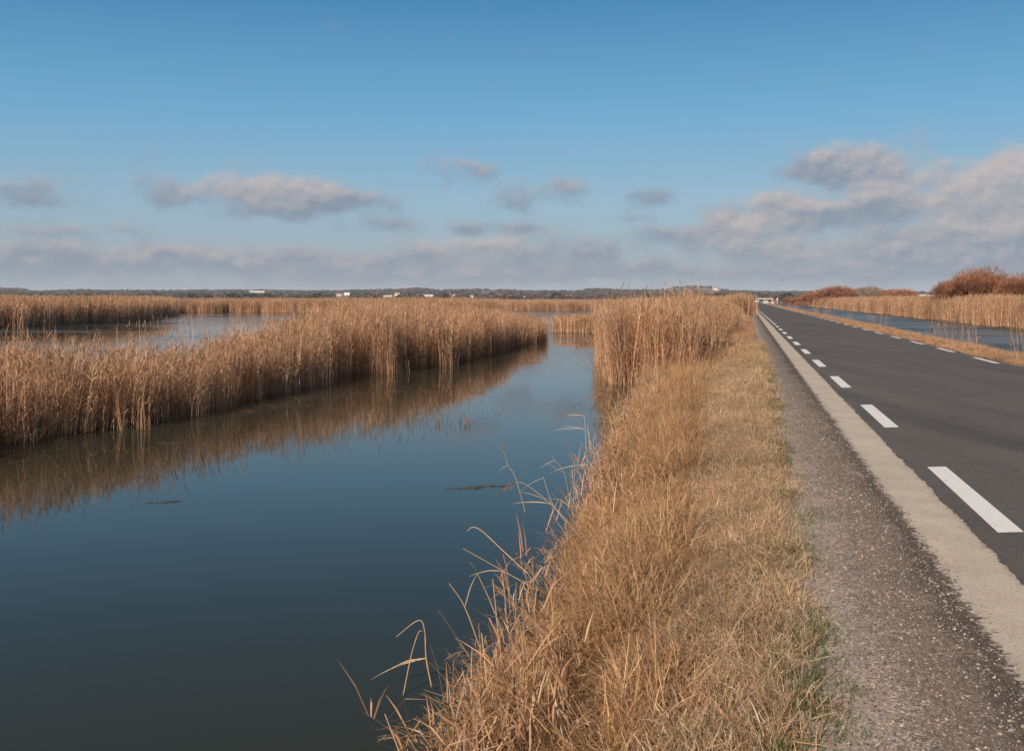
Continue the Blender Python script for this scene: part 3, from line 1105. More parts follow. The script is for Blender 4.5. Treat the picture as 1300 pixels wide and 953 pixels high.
pscatter('canal_edge_reeds', REEDS_SPARSE, 8.4, 12, 22, 240, 0.55, rt_prob, lambda p, y: 0.45 + 0.35 * fbm(p, y, 97, 0.4), 'loose wispy reeds on the near edge of the canal', 'reeds', 0.15)
cb = [(25.0 + SL * 60, 60), (31 + SL * 60, 60), (31 + SL * 420, 420), (24.4 + SL * 420, 420)]
bed('canal_reeds', cb, REEDS_FAR, 1.15, lambda x, y: np.interp(y, [60, 100, 420], [0.84, 0.86, 0.95]), 'straw coloured reed belt along the far bank of the canal', tilt=0.06)

# ------------------------------------------------------------------ loose gravel
m, t, b, o = new_mat('loose_stone')
oi = t.n('ShaderNodeObjectInfo')
c = t.mix(t.m('POWER', oi.outputs['Random'], 1.7), (0.06, 0.045, 0.036), (0.37, 0.295, 0.235))
t.l(c, b.inputs['Base Color'])
b.inputs['Roughness'].default_value = 0.9
M_STONE = m


def stone_mesh(seed):
    import bmesh
    r = np.random.default_rng(seed)
    bm = bmesh.new()
    bmesh.ops.create_icosphere(bm, subdivisions=1, radius=1.0)
    for v in bm.verts:
        v.co *= 1 + r.uniform(-0.3, 0.25)
        v.co.z *= 0.62
    me = bpy.data.meshes.new('pebble')
    bm.to_mesh(me)
    bm.free()
    me.materials.append(M_STONE)
    return me


PEBBLES = library('pebble', [stone_mesh(i) for i in range(6)])
p, y = jgrid(0.2, 1.42, 2.6, 22, 0.017)
gl = np.interp(y, GL_Y, GL_P)
k = (rng.uniform(size=len(p)) < 0.85 * smooth(gl - 0.2, gl + 0.05, p) * smooth(1.42, 1.26, p + 0.15 * (fbm(p, y, 99, 3) - 0.5)) * np.interp(y, [3, 8, 22], [1, 0.75, 0.15]))
x = p + SL * y
k &= seen(x, y, 0.1)
x, y, p = x[k], y[k], p[k]
n = len(x)
s = 0.0030 * np.exp(rng.normal(0.15, 0.5, n)) + 0.001 * (rng.uniform(size=n) < 0.02) * 5
print('pebbles', n)
scatter('gravel', PEBBLES, np.stack([x, y, np.full(n, -0.0045)], 1), rng.uniform(0, 6.28, (n, 3)) * np.array([0.1, 0.1, 1]), np.stack([s, s * rng.uniform(0.7, 1.2, n), s], 1),
        'loose small stones scattered over the gravel shoulder', 'gravel')

# ------------------------------------------------------------------ single reed stalks leaning over the water
def stalk(name, loc, path, stem_r, leaves, plume, label, pl_dir=None, pl_len=0.2, seed=0):
    """path: local points of the stem from its foot up; leaves: (index on path, direction, length)"""
    r = np.random.default_rng(900 + seed)
    root = tag(empty(name, loc), label, 'reed stalk')
    pts = [Vector(q) for q in path]
    # smooth curve through the joints
    fine = []
    for i in range(len(pts) - 1):
        p0_, p1_, p2_, p3_ = pts[max(i - 1, 0)], pts[i], pts[i + 1], pts[min(i + 2, len(pts) - 1)]
        for k in range(5):
            u_ = k / 5
            fine.append(0.5 * ((2 * p1_) + (p2_ - p0_) * u_ + (2 * p0_ - 5 * p1_ + 4 * p2_ - p3_) * u_ ** 2 + (3 * p1_ - p0_ - 3 * p2_ + p3_) * u_ ** 3))
    fine.append(pts[-1])
    mb = MB()
    mb.tube(fine, [stem_r * (1 - 0.65 * i / len(fine)) * (1.25 if i % 4 == 0 else 1.0) for i in range(len(fine))], 5, jit((0.50, 0.35, 0.19), r))
    mb.build('stem', M_REED, root, smooth=True)
    for (i, d, L) in leaves:
        mb = MB()
        p0 = np.array(pts[i])
        d = np.array(d, float)
        d = d / np.linalg.norm(d)
        q = [p0]
        for k in range(5):
            q.append(q[-1] + d * L / 5)
            d = d + np.array([0, 0, -0.10]) + r.normal(0, 0.05, 3)
            d /= np.linalg.norm(d)
        sd_ = np.cross(d, [0.2, 0.3, 1.0])
        sd_ /= np.linalg.norm(sd_)
        sd_ = sd_ * 0.6 + np.array([0, 0, 0.6])
        mb.ribbon(q, np.array([0.7, 1, 1, 0.8, 0.5, 0.1]) * 0.011, sd_, jit((0.56, 0.41, 0.24), r))
        mb.build('leaf', M_REED, root)
    if plume:
        mb = MB()
        tip = np.array(pts[-1])
        d = np.array(pl_dir if pl_dir else pts[-1] - pts[-2], float)
        d /= np.linalg.norm(d)
        q0 = tip.copy()
        for k in range(70):
            u = k / 70
            p0 = tip + d * pl_len * u + np.array([0, 0, -0.25 * pl_len * u * u])
            e = d * 0.8 + r.normal(0, 0.30, 3) + np.array([0, 0, -0.25])
            L = pl_len * 0.32 * (1.1 - 0.7 * u)
            mb.ribbon([p0, p0 + e * L * 0.6, p0 + e * L], np.array([0.6, 1, 0.2]) * 0.007, side_of(r.uniform(0, 6), r), jit((0.34, 0.195, 0.095), r, 0.25))
        mb.build('plume', M_PLUME, root)
    return root


def foot(px, py, z):
    return at(px, py, z)


def local(px, py, Y, base):
    """a point above base, seen at pixel px,py when standing at depth Y"""
    return Vector(((px - 650) / FPX * Y, Y, EYE - (py - 380) / FPX * Y)) - base


def stalk_px(foot_px, zf, pix, dY, **kw):
    b_ = foot(foot_px[0], foot_px[1], zf)
    path = [Vector((0, 0, -0.05))] + [local(px, py, b_.y + dd, b_) for (px, py), dd in zip(pix, dY)]
    return stalk('reed_stalk', b_, path, kw.get('r', 0.0045), kw.get('leaves', []), kw.get('plume', False), kw['label'], kw.get('pl_dir'), kw.get('pl_len', 0.2), kw.get('seed', 0))


stalk_px((548, 862), -0.72, [(541, 835), (539, 800), (531, 787), (503, 808)], [0, 0, 0, 0], r=0.0055, label='broken straw stalk folded over like a hook at the lowest edge of the bank', seed=1,
         leaves=[(1, (-1, 0.1, -0.25), 0.42), (1, (-1, 0.0, -0.1), 0.3)])
stalk_px((512, 872), -0.75, [(522, 832), (531, 803), (536, 801)], [0, 0, 0, 0], r=0.004, label='thin bent stalk just left of the hooked broken one', seed=2)
stalk_px((610, 815), -0.55, [(590, 770), (570, 740)], [0, 0], r=0.005, label='leaning stalk with a straight pointed tip beside the grass edge', seed=3, leaves=[(1, (0.3, 0, 1), 0.25)])
stalk_px((640, 800), -0.5, [(622, 762), (606, 728)], [0, 0], r=0.005, label='leaning stalk with one raised leaf above the dark water', seed=4, leaves=[(1, (0.5, 0, 0.5), 0.22), (2, (-0.4, 0, 1), 0.1)])
stalk_px((672, 722), -0.5, [(640, 700), (612, 674), (600, 669), (593, 674)], [0, 0, 0, 0], r=0.004, label='long thin stalk arching out over the water with a drooping tip', seed=5)
stalk_px((690, 745), -0.5, [(640, 725), (588, 696)], [0, 0], r=0.004, label='straight stalk reaching far left over the water', seed=6, leaves=[(1, (-0.9, 0, 0.1), 0.3)])
stalk_px((735, 672), -0.55, [(700, 640), (668, 615), (655, 612)], [0, 0, 0], r=0.004, plume=True, pl_dir=(-1, 0.1, -0.35), pl_len=0.19, label='stalk with a drooping rusty seed plume over the channel', seed=7,
         leaves=[(1, (-1, 0, 0.3), 0.35)])
stalk_px((668, 650), WATER, [(655, 608), (645, 590), (639, 572)], [0, 0, 0], r=0.0035, plume=True, pl_dir=(-0.3, 0, 1), pl_len=0.12, label='slim upright stalk with a pale feathery tip standing in the water', seed=8,
         leaves=[(2, (-1, 0, -0.5), 0.2), (1, (0.7, 0, 0.6), 0.25)])
stalk_px((756, 640), WATER, [(746, 590), (743, 545), (742, 528)], [0, 0, 0], r=0.004, label='tall thin stalk with level leaves spread like ribs', seed=9,
         leaves=[(2, (-1, 0.1, 0.15), 0.42), (2, (-1, 0, 0.3), 0.34), (1, (-1, 0, 0.0), 0.5), (1, (-1, 0.2, -0.3), 0.4), (3, (-1, 0, 0.2), 0.26)])
stalk_px((790, 580), WATER, [(785, 540), (778, 506), (764, 499)], [0, 0, 0], r=0.004, plume=True, pl_dir=(-1, 0, -0.15), pl_len=0.24, label='stalk with a brown plume nodding left beside the tall reed clump', seed=10,
         leaves=[(1, (-1, 0, 0.4), 0.4), (2, (-1, 0, -0.5), 0.4), (1, (-0.9, 0, 0.7), 0.4)])
stalk_px((725, 640), WATER, [(716, 600), (704, 584), (700, 578)], [0, 0, 0], r=0.0035, label='short branching stalk between the plumed stalk and the bank', seed=11, leaves=[(1, (-0.8, 0, 0.5), 0.3), (2, (-1, 0, -0.4), 0.22)])
stalk_px((728, 668), -0.55, [(702, 640), (690, 606)], [0, 0], r=0.004, label='pale stalk with fanned leaves among the bank grass', seed=12, leaves=[(1, (-1, 0, 0.2), 0.45), (1, (-0.8, 0, 0.5), 0.4), (2, (-0.7, 0, -0.3), 0.3)])

# far reed tops rising over the skyline, in the bank clump
for i, (px, py, Y) in enumerate([(788, 360, 36), (842, 358, 34), (818, 364, 38), (862, 366, 37), (876, 364, 39), (803, 369, 40)]):
    bx = (px - 650) / FPX * Y
    top = EYE - (py - 380) / FPX * Y
    z0 = float(max(gxy(bx, Y), WATER))
    h = top - z0
    st = stalk('reed_stalk', (bx, Y, z0), [(0, 0, -0.05), (0.02, 0, h * 0.5), (0.05, 0, h * 0.85), (0.04, 0, h - 0.15)], 0.010,
               [(2, (1, 0, 0.5), 0.3)], True,
               ['tallest reed with a dark plume rising above the clump near the channel', 'pale plumed reed standing highest in the middle of the bank clump',
                'plumed reed rising a little above the clump, second from the channel', 'thin reed with brown plume just right of the pale one', 'rightmost plumed reed above the bank clump',
                'short plumed reed between the two plumes nearest the channel'][i], (0.3, 0, 1), 0.28, 40 + i)
    st['group'] = 'plumed reeds above the bank clump'

# ------------------------------------------------------------------ floating debris
M_DEBRIS = plain('wet_reed_litter', (0.06, 0.045, 0.03), 0.5, 0.3, 8)
for i, (px, py, L, rz, lab) in enumerate([(590, 620, 0.55, 0.05, 'dark twig floating in the middle of the channel'), (622, 617, 0.6, 0.1, 'dark twig floating right beside another in the channel'),
                                          (672, 461, 1.6, 0.05, 'long floating reed stem off the tip of the reed strip'), (208, 637, 0.45, 0.2, 'short dark stem floating on the left water'),
                                          (215, 563, 0.5, -0.1, 'wet stem floating close before the reed strip')]):
    c_ = at(px, py, WATER)
    mb = MB()
    r = np.random.default_rng(70 + i)
    q = [Vector((-L / 2 + L * k / 8, r.normal(0, 0.012), 0.006 + r.normal(0, 0.003))) for k in range(9)]
    mb.tube(q, [0.003 + 0.003 * math.sin(k / 8 * 3.1) for k in range(9)], 5)
    for k in (2, 4, 6):
        mb.tube([q[k], q[k] + Vector((0.06, r.normal(0, 0.05), 0.012))], [0.004, 0.002], 4)
    tag(mb.build('floating_twig', M_DEBRIS, loc=c_, rz=rz), lab, 'twig', 'twigs afloat on the channel')

# litter mat and reed stubs in front of the strip
pts = []
r = np.random.default_rng(77)
mb = MB()
for _ in range(260):
    px, py = r.uniform(300, 520), 0
    py = np.interp(px, [300, 520], [521, 492]) + r.normal(0, 5)
    c_ = at(px, py, WATER)
    a = r.uniform(-0.4, 0.4)
    L = r.uniform(0.1, 0.5)
    mb.ribbon([(c_.x - L / 2 * math.cos(a), c_.y - L / 2 * math.sin(a), WATER + 0.004), (c_.x, c_.y, WATER + 0.012), (c_.x + L / 2 * math.cos(a), c_.y + L / 2 * math.sin(a), WATER + 0.004)],
              [0.012, 0.02, 0.006], (-math.sin(a), math.cos(a), 0), jit((0.20, 0.13, 0.075), r, 0.4))
tag(mb.build('reed_litter', M_REED), 'thin mat of dead reed litter afloat before the strip', 'litter', None, 'stuff')
mb = MB()
for _ in range(150):
    px = r.uniform(380, 640)
    py = np.interp(px, [380, 640], [560, 525]) + r.normal(0, 9)
    c_ = at(px, py, WATER)
    if r.uniform() < 0.55:
        c_ = at([472, 530, 560, 593][r.integers(4)] + r.normal(0, 6), 535 + r.normal(0, 5), WATER)
    h = r.uniform(0.05, 0.22)
    mb.ribbon([(c_.x, c_.y, WATER - 0.05), (c_.x + r.normal(0, 0.04), c_.y, WATER + h)], [0.010, 0.007], (1, 0, 0), jit((0.15, 0.10, 0.06), r, 0.4))
tag(mb.build('reed_stubs', M_REED), 'short broken reed stubs poking from the channel', 'reeds', None, 'stuff')

# ------------------------------------------------------------------ tamarisk trees beyond the canal
TAM = [(0.25, 0.112, 0.062), (0.29, 0.132, 0.074), (0.21, 0.095, 0.056), (0.33, 0.160, 0.090), (0.19, 0.090, 0.060)]


def tam_meshes(seed, rx, ry, H, sprays, twl=0.62, tw=0.030, pal=TAM):
    r = np.random.default_rng(seed)
    # lumpy crown: several lobes
    lobes = []
    for k in range(11):
        a = r.uniform(0, 6.28)
        q = math.sqrt(r.uniform()) * 0.72
        zc = H * (0.40 + 0.34 * r.uniform() * (1.1 - q * 0.8))
        lobes.append((q * rx * math.cos(a), q * ry * math.sin(a), zc, H * r.uniform(0.20, 0.34)))
    tb = MB()
    starts = []
    for k in range(6):
        a = r.uniform(0, 6.28)
        b0 = Vector((0.18 * math.cos(a), 0.18 * math.sin(a), -0.2))
        l = lobes[k]
        e = Vector((l[0], l[1], l[2] + l[3] * 0.2))
        mid = b0.lerp(e, 0.45) + Vector((r.normal(0, 0.2), r.normal(0, 0.2), 0.25))
        tb.tube([b0, b0.lerp(mid, 0.5), mid, mid.lerp(e, 0.5), e], [0.12, 0.10, 0.075, 0.05, 0.02], 6)
    for l in lobes:
        for k in range(4):
            e = Vector(l[:3]) + Vector(r.normal(0, 1, 3)).normalized() * l[3] * 0.8
            s = Vector((l[0] * 0.5, l[1] * 0.5, l[2] * 0.6))
            tb.tube([s, s.lerp(e, 0.5) + Vector((0, 0, 0.15)), e], [0.05, 0.03, 0.01], 4)
    cb_ = MB()
    for _ in range(sprays):
        l = lobes[r.integers(len(lobes))]
        d = r.normal(0, 1, 3)
        d /= np.linalg.norm(d)
        if d[2] < -0.35:
            d[2] *= -0.5
        rad = l[3] * (0.45 + 0.6 * r.uniform() ** 0.6)
        p0 = np.array(l[:3]) + d * rad * np.array([1.25, 1.25, 0.95])
        col = jit(pal[r.integers(len(pal))], r, 0.2)
        for k in range(5):
            e = d * 0.7 + np.array([0, 0, 0.45]) + r.normal(0, 0.42, 3)
            e /= np.linalg.norm(e)
            L = twl * r.uniform(0.5, 1.2)
            cb_.ribbon([p0, p0 + e * L * 0.55 + r.normal(0, 0.03, 3), p0 + e * L], np.array([1, 0.8, 0.3]) * tw, side_of(r.uniform(0, 6), r), col)
    # low skirt of twigs down to the ground
    for _ in range(sprays // 3):
        a = r.uniform(0, 6.28)
        q = math.sqrt(r.uniform())
        p0 = np.array([q * rx * 0.95 * math.cos(a), q * ry * 0.95 * math.sin(a), H * 0.42 * r.uniform()])
        col = jit(pal[r.integers(len(pal))], r, 0.2)
        for k in range(5):
            e = np.array([math.cos(a) * 0.4, math.sin(a) * 0.4, 0.8]) + r.normal(0, 0.4, 3)
            e /= np.linalg.norm(e)
            L = twl * r.uniform(0.5, 1.2)
            cb_.ribbon([p0, p0 + e * L * 0.6, p0 + e * L], np.array([1, 0.8, 0.3]) * tw, side_of(r.uniform(0, 6), r), col)
    return tb.mesh('trunk', M_BARK, True), cb_.mesh('crown', M_TWIG)


TPROTO = [tam_meshes(1000 + i, 3.4, 3.0, 6.6, 4200, 0.52, 0.028) for i in range(3)]
BPROTO = [tam_meshes(1100 + i, 3.6, 3.2, 4.4, 1500, 0.75, 0.05) for i in range(3)]
GPROTO = [tam_meshes(1200, 3.6, 3.2, 4.6, 1400, 0.75, 0.05, [(0.24, 0.19, 0.16), (0.28, 0.22, 0.18), (0.20, 0.16, 0.13)])]


def tree(px, Y, proto, s, rz, label, name='tamarisk_tree', cat='tree', group='bare trees along the far bank of the canal', zs=1.0):
    x_ = (px - 650) / FPX * Y
    z_ = float(gxy(x_, Y))
    root = tag(empty(name, (x_, Y, z_), rz), label, cat, group)
    for nm, me in zip(('trunk', 'crown'), proto):
        o_ = bpy.data.objects.new(nm, me)
        C.objects.link(o_)
        o_.parent = root
    root.scale = (s, s, s * zs)
    return root


BIG = [(1247, 128, 0, 1.12, 0.3, 'tallest domed rusty tamarisk, crown rising highest over the canal reeds'),
       (1217, 133, 1, 0.90, 1.7, 'lower rounded rusty tamarisk at the left end of the tall group'),
       (1229, 142, 2, 0.90, 4.0, 'rusty tamarisk half hidden behind the gap left of the tallest crown'),
       (1278, 132, 1, 0.98, 2.5, 'reddish tamarisk right behind the tallest one'),
       (1302, 122, 2, 0.92, 0.9, 'reddish tamarisk cut by the right picture edge'),
       (1338, 120, 0, 0.95, 5.0, 'rusty tamarisk just beyond the right picture edge')]
for (px, Y, k, s, rz, lab) in BIG:
    tree(px, Y, TPROTO[k], s, rz, lab)
ROW = [(1146, 210, 0, .98, 'rounded dark russet bush standing alone left of the white roofed shed'), (1131, 222, 1, .86, 'russet bush touching the lone rounded one'),
       (1108, 250, 3, 1.05, 'pale grey bare tree in the row of russet bushes'), (1094, 262, 2, 1.06, 'russet bush left of the pale grey tree'),
       (1079, 285, 0, 1.10, 'broad russet bush in the middle of the row'), (1066, 300, 1, 1.22, 'tallest russet bush of the middle row, with a domed top'),
       (1052, 330, 2, 1.2, 'russet bush between the domed one and the thinning end of the row'), (1041, 350, 0, 1.15, 'russet bush where the row begins to thin'),
       (1030, 380, 1, 1.05, 'smaller russet bush near the far end of the row'), (1021, 410, 2, 1.0, 'low russet bush beyond the smaller one'),
       (1011, 450, 0, .92, 'faint low russet bush close to the road end'), (1002, 500, 1, .9, 'last faint russet bush beside the road end'),
       (1117, 268, 0, .95, 'russet bush behind the pale grey tree'), (1160, 240, 1, .62, 'small low bush right of the lone rounded one')]
for i, (px, Y, k, s, lab) in enumerate(ROW):
    tree(px, Y, GPROTO[0] if k == 3 else BPROTO[k], s * 1.18, i * 1.3, lab, 'tamarisk_bush', 'bush', 'russet bushes along the canal')

# ------------------------------------------------------------------ hills
RX = [-900, -300, 0, 22, 40, 60, 110, 150, 200, 250, 330, 400, 460, 500, 530, 560, 600, 640, 660, 700, 740, 745, 775, 790, 840, 852, 872, 900, 915, 925, 980, 1050, 1150, 1200, 1300, 1600, 2200]
RY = [371, 371, 368.5, 368.5, 371, 372, 371, 371, 371.5, 371, 371, 372, 371, 370, 368.5, 371, 370, 370, 371.5, 372, 371.5, 369.5, 369.5, 371, 371, 368, 366.4, 366.6, 369.5, 371.5, 373, 373, 373, 373.5, 374, 372, 371]
m, t, b, o = new_mat('winter_hills')
g = t.n('ShaderNodeNewGeometry')
vo = t.n('ShaderNodeTexVoronoi')
vo.inputs['Scale'].default_value = 0.0042
mp = t.n('ShaderNodeMapping')
mp.inputs['Scale'].default_value = (1, 0.6, 0)
t.l(g.outputs['Position'], mp.inputs[0])
t.l(mp.outputs[0], vo.inputs['Vector'])
sh = t.n('ShaderNodeSeparateColor')
t.l(vo.outputs['Color'], sh.inputs[0])
f1 = t.noise(g.outputs['Position'], 0.012, 6, 0.65)
c = t.mix(sh.outputs[0], (0.13, 0.090, 0.072), (0.26, 0.185, 0.150))
c = t.mix(t.mapr(sh.outputs[1], 0.7, 0.9), c, (0.085, 0.085, 0.05))
c = t.mix(t.mapr(f1, 0.4, 0.65), c, (0.075, 0.060, 0.050))
t.l(c, b.inputs['Base Color'])
b.inputs['Roughness'].default_value = 1.0
M_HILL = m


def hill_z(u, Y):
    crest = EYE + (380 - np.interp(u, RX, RY)) / FPX * 3900
    k = smooth(1100, 3900, Y) ** 1.15
    return -0.7 + (crest + 0.7) * k * (0.92 + 0.16 * fbm(u, Y, 111, 0.004) * (Y < 3800))


us = np.arange(-700, 2001, 7.0)
Yh = np.array([1000, 1100, 1300, 1500, 1750, 2000, 2300, 2600, 2900, 3200, 3500, 3750, 3900, 4100, 4600])
uu, yy = np.meshgrid(us, Yh)
zz = hill_z(uu, yy)
zz[-1] = -20
zz[0] = -2.5
v = np.stack([(uu - 650) / FPX * yy, yy, zz], -1).reshape(-1, 3)
n_ = len(us)
f = [(j * n_ + i, j * n_ + i + 1, (j + 1) * n_ + i + 1, (j + 1) * n_ + i) for j in range(len(Yh) - 1) for i in range(n_ - 1)]
mb = MB()
mb.add(v, f)
tag(mb.build('hills', M_HILL, smooth=True), 'low brown wooded hills along the horizon', 'hills', None, 'structure')


# far-off woods on the hills
def wood_mesh(seed, pal, H, rx):
    r = np.random.default_rng(seed)
    mb = MB()
    mb.tube([(0, 0, -0.5), (0, 0, H * 0.6)], [0.25, 0.1], 5, (0.08, 0.06, 0.05))
    for _ in range(150):
        d = r.normal(0, 1, 3)
        d /= np.linalg.norm(d)
        q = 0.55 + 0.5 * r.uniform()
        c_ = np.array([d[0] * rx * q, d[1] * rx * q, H * 0.58 + d[2] * H * 0.42 * q])
        e = r.normal(0, 1, 3)
        e /= np.linalg.norm(e)
        mb.ribbon([c_ - e * H * 0.13, c_ + e * H * 0.13], [H * 0.16, H * 0.10], side_of(r.uniform(0, 6), r), jit(pal[r.integers(len(pal))], r, 0.2))
    return mb.mesh('far_tree', M_WOOD)


WINTER = [(0.13, 0.088, 0.072), (0.17, 0.115, 0.09), (0.11, 0.078, 0.068)]
EVER = [(0.035, 0.05, 0.028), (0.045, 0.06, 0.032), (0.03, 0.042, 0.026)]
FARTREES = library('far_tree', [wood_mesh(1300 + i, WINTER, 7, 3.6) for i in range(6)] + [wood_mesh(1310 + i, EVER, 7.5, 3.4) for i in range(2)])
# two dark round pines near the road end
def pine(px, Y, H, rx, label):
    r = np.random.default_rng(int(px))
    root = tag(empty('pine_tree', atd(px, Y, -0.6)), label, 'tree')
    mb = MB()
    mb.tube([(0, 0, 0), (0.1, 0, H * 0.4), (0, 0, H * 0.75)], [0.35, 0.25, 0.1], 6)
    mb.build('trunk', M_BARK, root, smooth=True)
    mb = MB()
    for _ in range(1500):
        d = r.normal(0, 1, 3)
        d /= np.linalg.norm(d)
        q = r.uniform(0.4, 1.0) ** 0.5 * (0.8 + 0.35 * math.sin(d[0] * 5 + px) * math.cos(d[1] * 4))
        c_ = np.array([d[0] * rx * q, d[1] * rx * q, H * 0.60 + d[2] * H * 0.40 * q])
        e = r.normal(0, 1, 3)
        e /= np.linalg.norm(e)
        mb.ribbon([c_, c_ + e * 0.9], [0.6, 0.3], side_of(r.uniform(0, 6), r), jit(EVER[r.integers(3)], r, 0.25))
    mb.build('crown', M_WOOD, root)


pine(922.5, 620, 6.2, 2.4, 'dark green round pine left of its twin, short of the road end')
pine(933.0, 640, 6.8, 2.3, 'dark green round pine right of its twin, short of the road end')

# ------------------------------------------------------------------ far buildings
M_WHITE = plain('white_render', (0.60, 0.56, 0.51), 0.8, 0.08)
M_CREAM = plain('cream_render', (0.58, 0.48, 0.38), 0.85, 0.1)
M_TILE = plain('terracotta_tile', (0.38, 0.17, 0.10), 0.85, 0.2)
M_ROOFW = plain('pale_sheet_roof', (0.56, 0.545, 0.53), 0.6, 0.08)
M_DARK = plain('dark_opening', (0.03, 0.03, 0.035), 0.5, 0.2)
M_STEEL = plain('grey_steel', (0.28, 0.29, 0.30), 0.5, 0.1)


def house(px, Y, L, Dp, H, pitch, wallm, roofm, label, name='farmhouse', cat='house', rz=0.0, base=None, nwin=3):
    x_ = (px - 650) / FPX * Y
    z_ = base if base is not None else (float(hill_z(px, Y)) if Y > 1050 else -0.6)
    root = tag(empty(name, (x_, Y, z_ - 0.2), rz), label, cat)
    mb = MB()
    h, d = L / 2, Dp / 2
    mb.add([(-h, -d, 0), (h, -d, 0), (h, d, 0), (-h, d, 0), (-h, -d, H), (h, -d, H), (h, d, H), (-h, d, H), (-h, 0, H + pitch - .02), (h, 0, H + pitch - .02)],
           [(0, 1, 5, 4), (2, 3, 7, 6), (1, 2, 6, 9, 5), (3, 0, 4, 8, 7)])
    mb.build('wall', wallm, root)
    mb = MB()
    e = 0.45
    k = pitch / d
    a = [(-h - e, -d - e, H - e * k), (h + e, -d - e, H - e * k), (h + e, 0, H + pitch), (-h - e, 0, H + pitch), (h + e, d + e, H - e * k), (-h - e, d + e, H - e * k)]
    up_ = [(q[0], q[1], q[2] + 0.22) for q in a]
    mb.add(a + up_, [(6, 7, 8, 9), (9, 8, 10, 11), (0, 3, 2, 1), (3, 5, 4, 2), (0, 1, 7, 6), (4, 5, 11, 10), (1, 2, 8, 7), (2, 4, 10, 8), (0, 6, 9, 3), (3, 9, 11, 5)])
    rf = mb.build('roof', roofm, root)
    if roofm is M_TILE:
        mb = MB()
        mb.box(h * 0.5, h * 0.5 + 0.7, -0.35, 0.35, H + pitch - 0.4, H + pitch + 1.1)
        mb.build('chimney', wallm, rf)
    for k_ in range(nwin):
        wx = -h + L * (k_ + 0.5) / nwin
        mb = MB()
        mb.box(wx - 0.55, wx + 0.55, -d - 0.05, -d + 0.05, H * 0.38, H * 0.38 + 1.3)
        mb.build('window', M_DARK, root)
    mb = MB()
    mb.box(-0.6 + L * 0.18 / max(nwin, 1), 0.6 + L * 0.18 / max(nwin, 1), -d - 0.06, -d + 0.04, 0.05, 2.2)
    mb.build('door', M_DARK, root)
    return root


HOUSE_SPOTS = []


def hill_house(px, base_y, wpx, hpx, pitch_k, wallm, roofm, label, name='farmhouse', cat='house', rz=0.0, nwin=3):
    """stands where the slope itself comes up to that sight line"""
    Y = 3850.0
    for yy_ in np.arange(1250, 3850, 25.0):
        if 380 - (float(hill_z(px, yy_)) - EYE) * FPX / yy_ <= base_y:
            Y = yy_
            break
    L, H = wpx * Y / FPX, hpx * Y / FPX
    HOUSE_SPOTS.append((px, wpx, Y, base_y))
    return house(px, Y, L, max(5.0, min(14.0, L * 0.7)), H, H * pitch_k, wallm, roofm, label, name, cat, rz, nwin=nwin)


hill_house(326, 371.8, 20, 1.9, 0.3, M_WHITE, M_ROOFW, 'long pale building high on the ridge above the pond', 'long_building', 'building', 0.1, 7)
hill_house(430, 376.2, 6, 2.3, 0.5, M_WHITE, M_TILE, 'white farmhouse with terracotta roof, left of a brighter one', rz=0.15)
hill_house(441, 375.2, 7, 3.0, 0.3, M_WHITE, M_ROOFW, 'brightest white farmhouse behind the reed belt', rz=-0.1)
hill_house(504, 375.8, 6, 3.0, 0.4, M_WHITE, M_TILE, 'white house with tiled roof standing over a long low shed', rz=0.2)
hill_house(491, 377.0, 14, 1.7, 0.4, M_CREAM, M_ROOFW, 'long low shed with pale roof at the foot of the hills', 'low_shed', 'shed', 0.05, 5)
hill_house(544, 376.6, 13, 2.0, 0.4, M_CREAM, M_ROOFW, 'long cream barn under the wooded ridge', 'barn', 'barn', -0.05, 4)
hill_house(570, 377.2, 4.5, 2.3, 0.5, M_WHITE, M_TILE, 'small white cottage, left of a neighbouring pair', 'cottage', 'house', 0.1, 2)
hill_house(577, 377.0, 4.5, 2.3, 0.5, M_WHITE, M_TILE, 'small white cottage, right of a neighbouring pair', 'cottage', 'house', -0.15, 2)
hill_house(598, 378.0, 5, 2.2, 0.3, M_WHITE, M_ROOFW, 'tiny white hut low behind the far reed belt', 'hut', 'hut', 0.0, 1)
hill_house(667, 378.4, 4, 2.0, 0.3, M_WHITE, M_ROOFW, 'tiny white hut above the mouth of the channel', 'hut', 'hut', 0.2, 1)
hill_house(800, 377.8, 4, 2.0, 0.3, M_WHITE, M_ROOFW, 'tiny white hut glimpsed behind the tall bank reeds', 'hut', 'hut', 0.1, 1)
house(908, 3200, 16, 10, 7, 2.5, M_CREAM, M_TILE, 'pale house beside the flat topped hill', rz=0.1)
house(1174, 620, 11.5, 10, 3.8, 1.5, M_CREAM, M_ROOFW, 'broad shed with white roof between the lone bush and the tall tamarisks', 'broad_shed', 'shed', 0.0, nwin=3)
house(1128, 700, 4.5, 5, 5.4, 1.4, M_WHITE, M_ROOFW, 'small white house peeping over the russet bushes', rz=0.3, nwin=1)
house(973.5, 470, 2.2, 4, 0.7, 0.7, M_WHITE, M_CREAM, 'small white hut beside the end of the road, under the bridge', 'hut', 'hut', 0.3, base=-0.2, nwin=1)
house(984, 520, 3.0, 4, 1.0, 0.7, M_CREAM, M_TILE, 'low white cottage right of the small hut at the road end', 'cottage', 'house', -0.4, base=-0.2, nwin=1)

# (placed after the houses, so that no tree stands between them and the marsh)
u = rng.uniform(-150, 1450, 26000)
Y = 1150 + 2800 * rng.uniform(0, 1, 26000) ** 0.8
d = fbm(u * 3, Y, 121, 0.006)
k = (d > 0.545) | ((Y < 1500) & (rng.uniform(size=len(u)) < 0.25))
mesa = (u > 845) & (u < 915) & (Y > 2500)
k &= ~mesa | (rng.uniform(size=len(u)) < 0.1)
u, Y = u[k], Y[k]
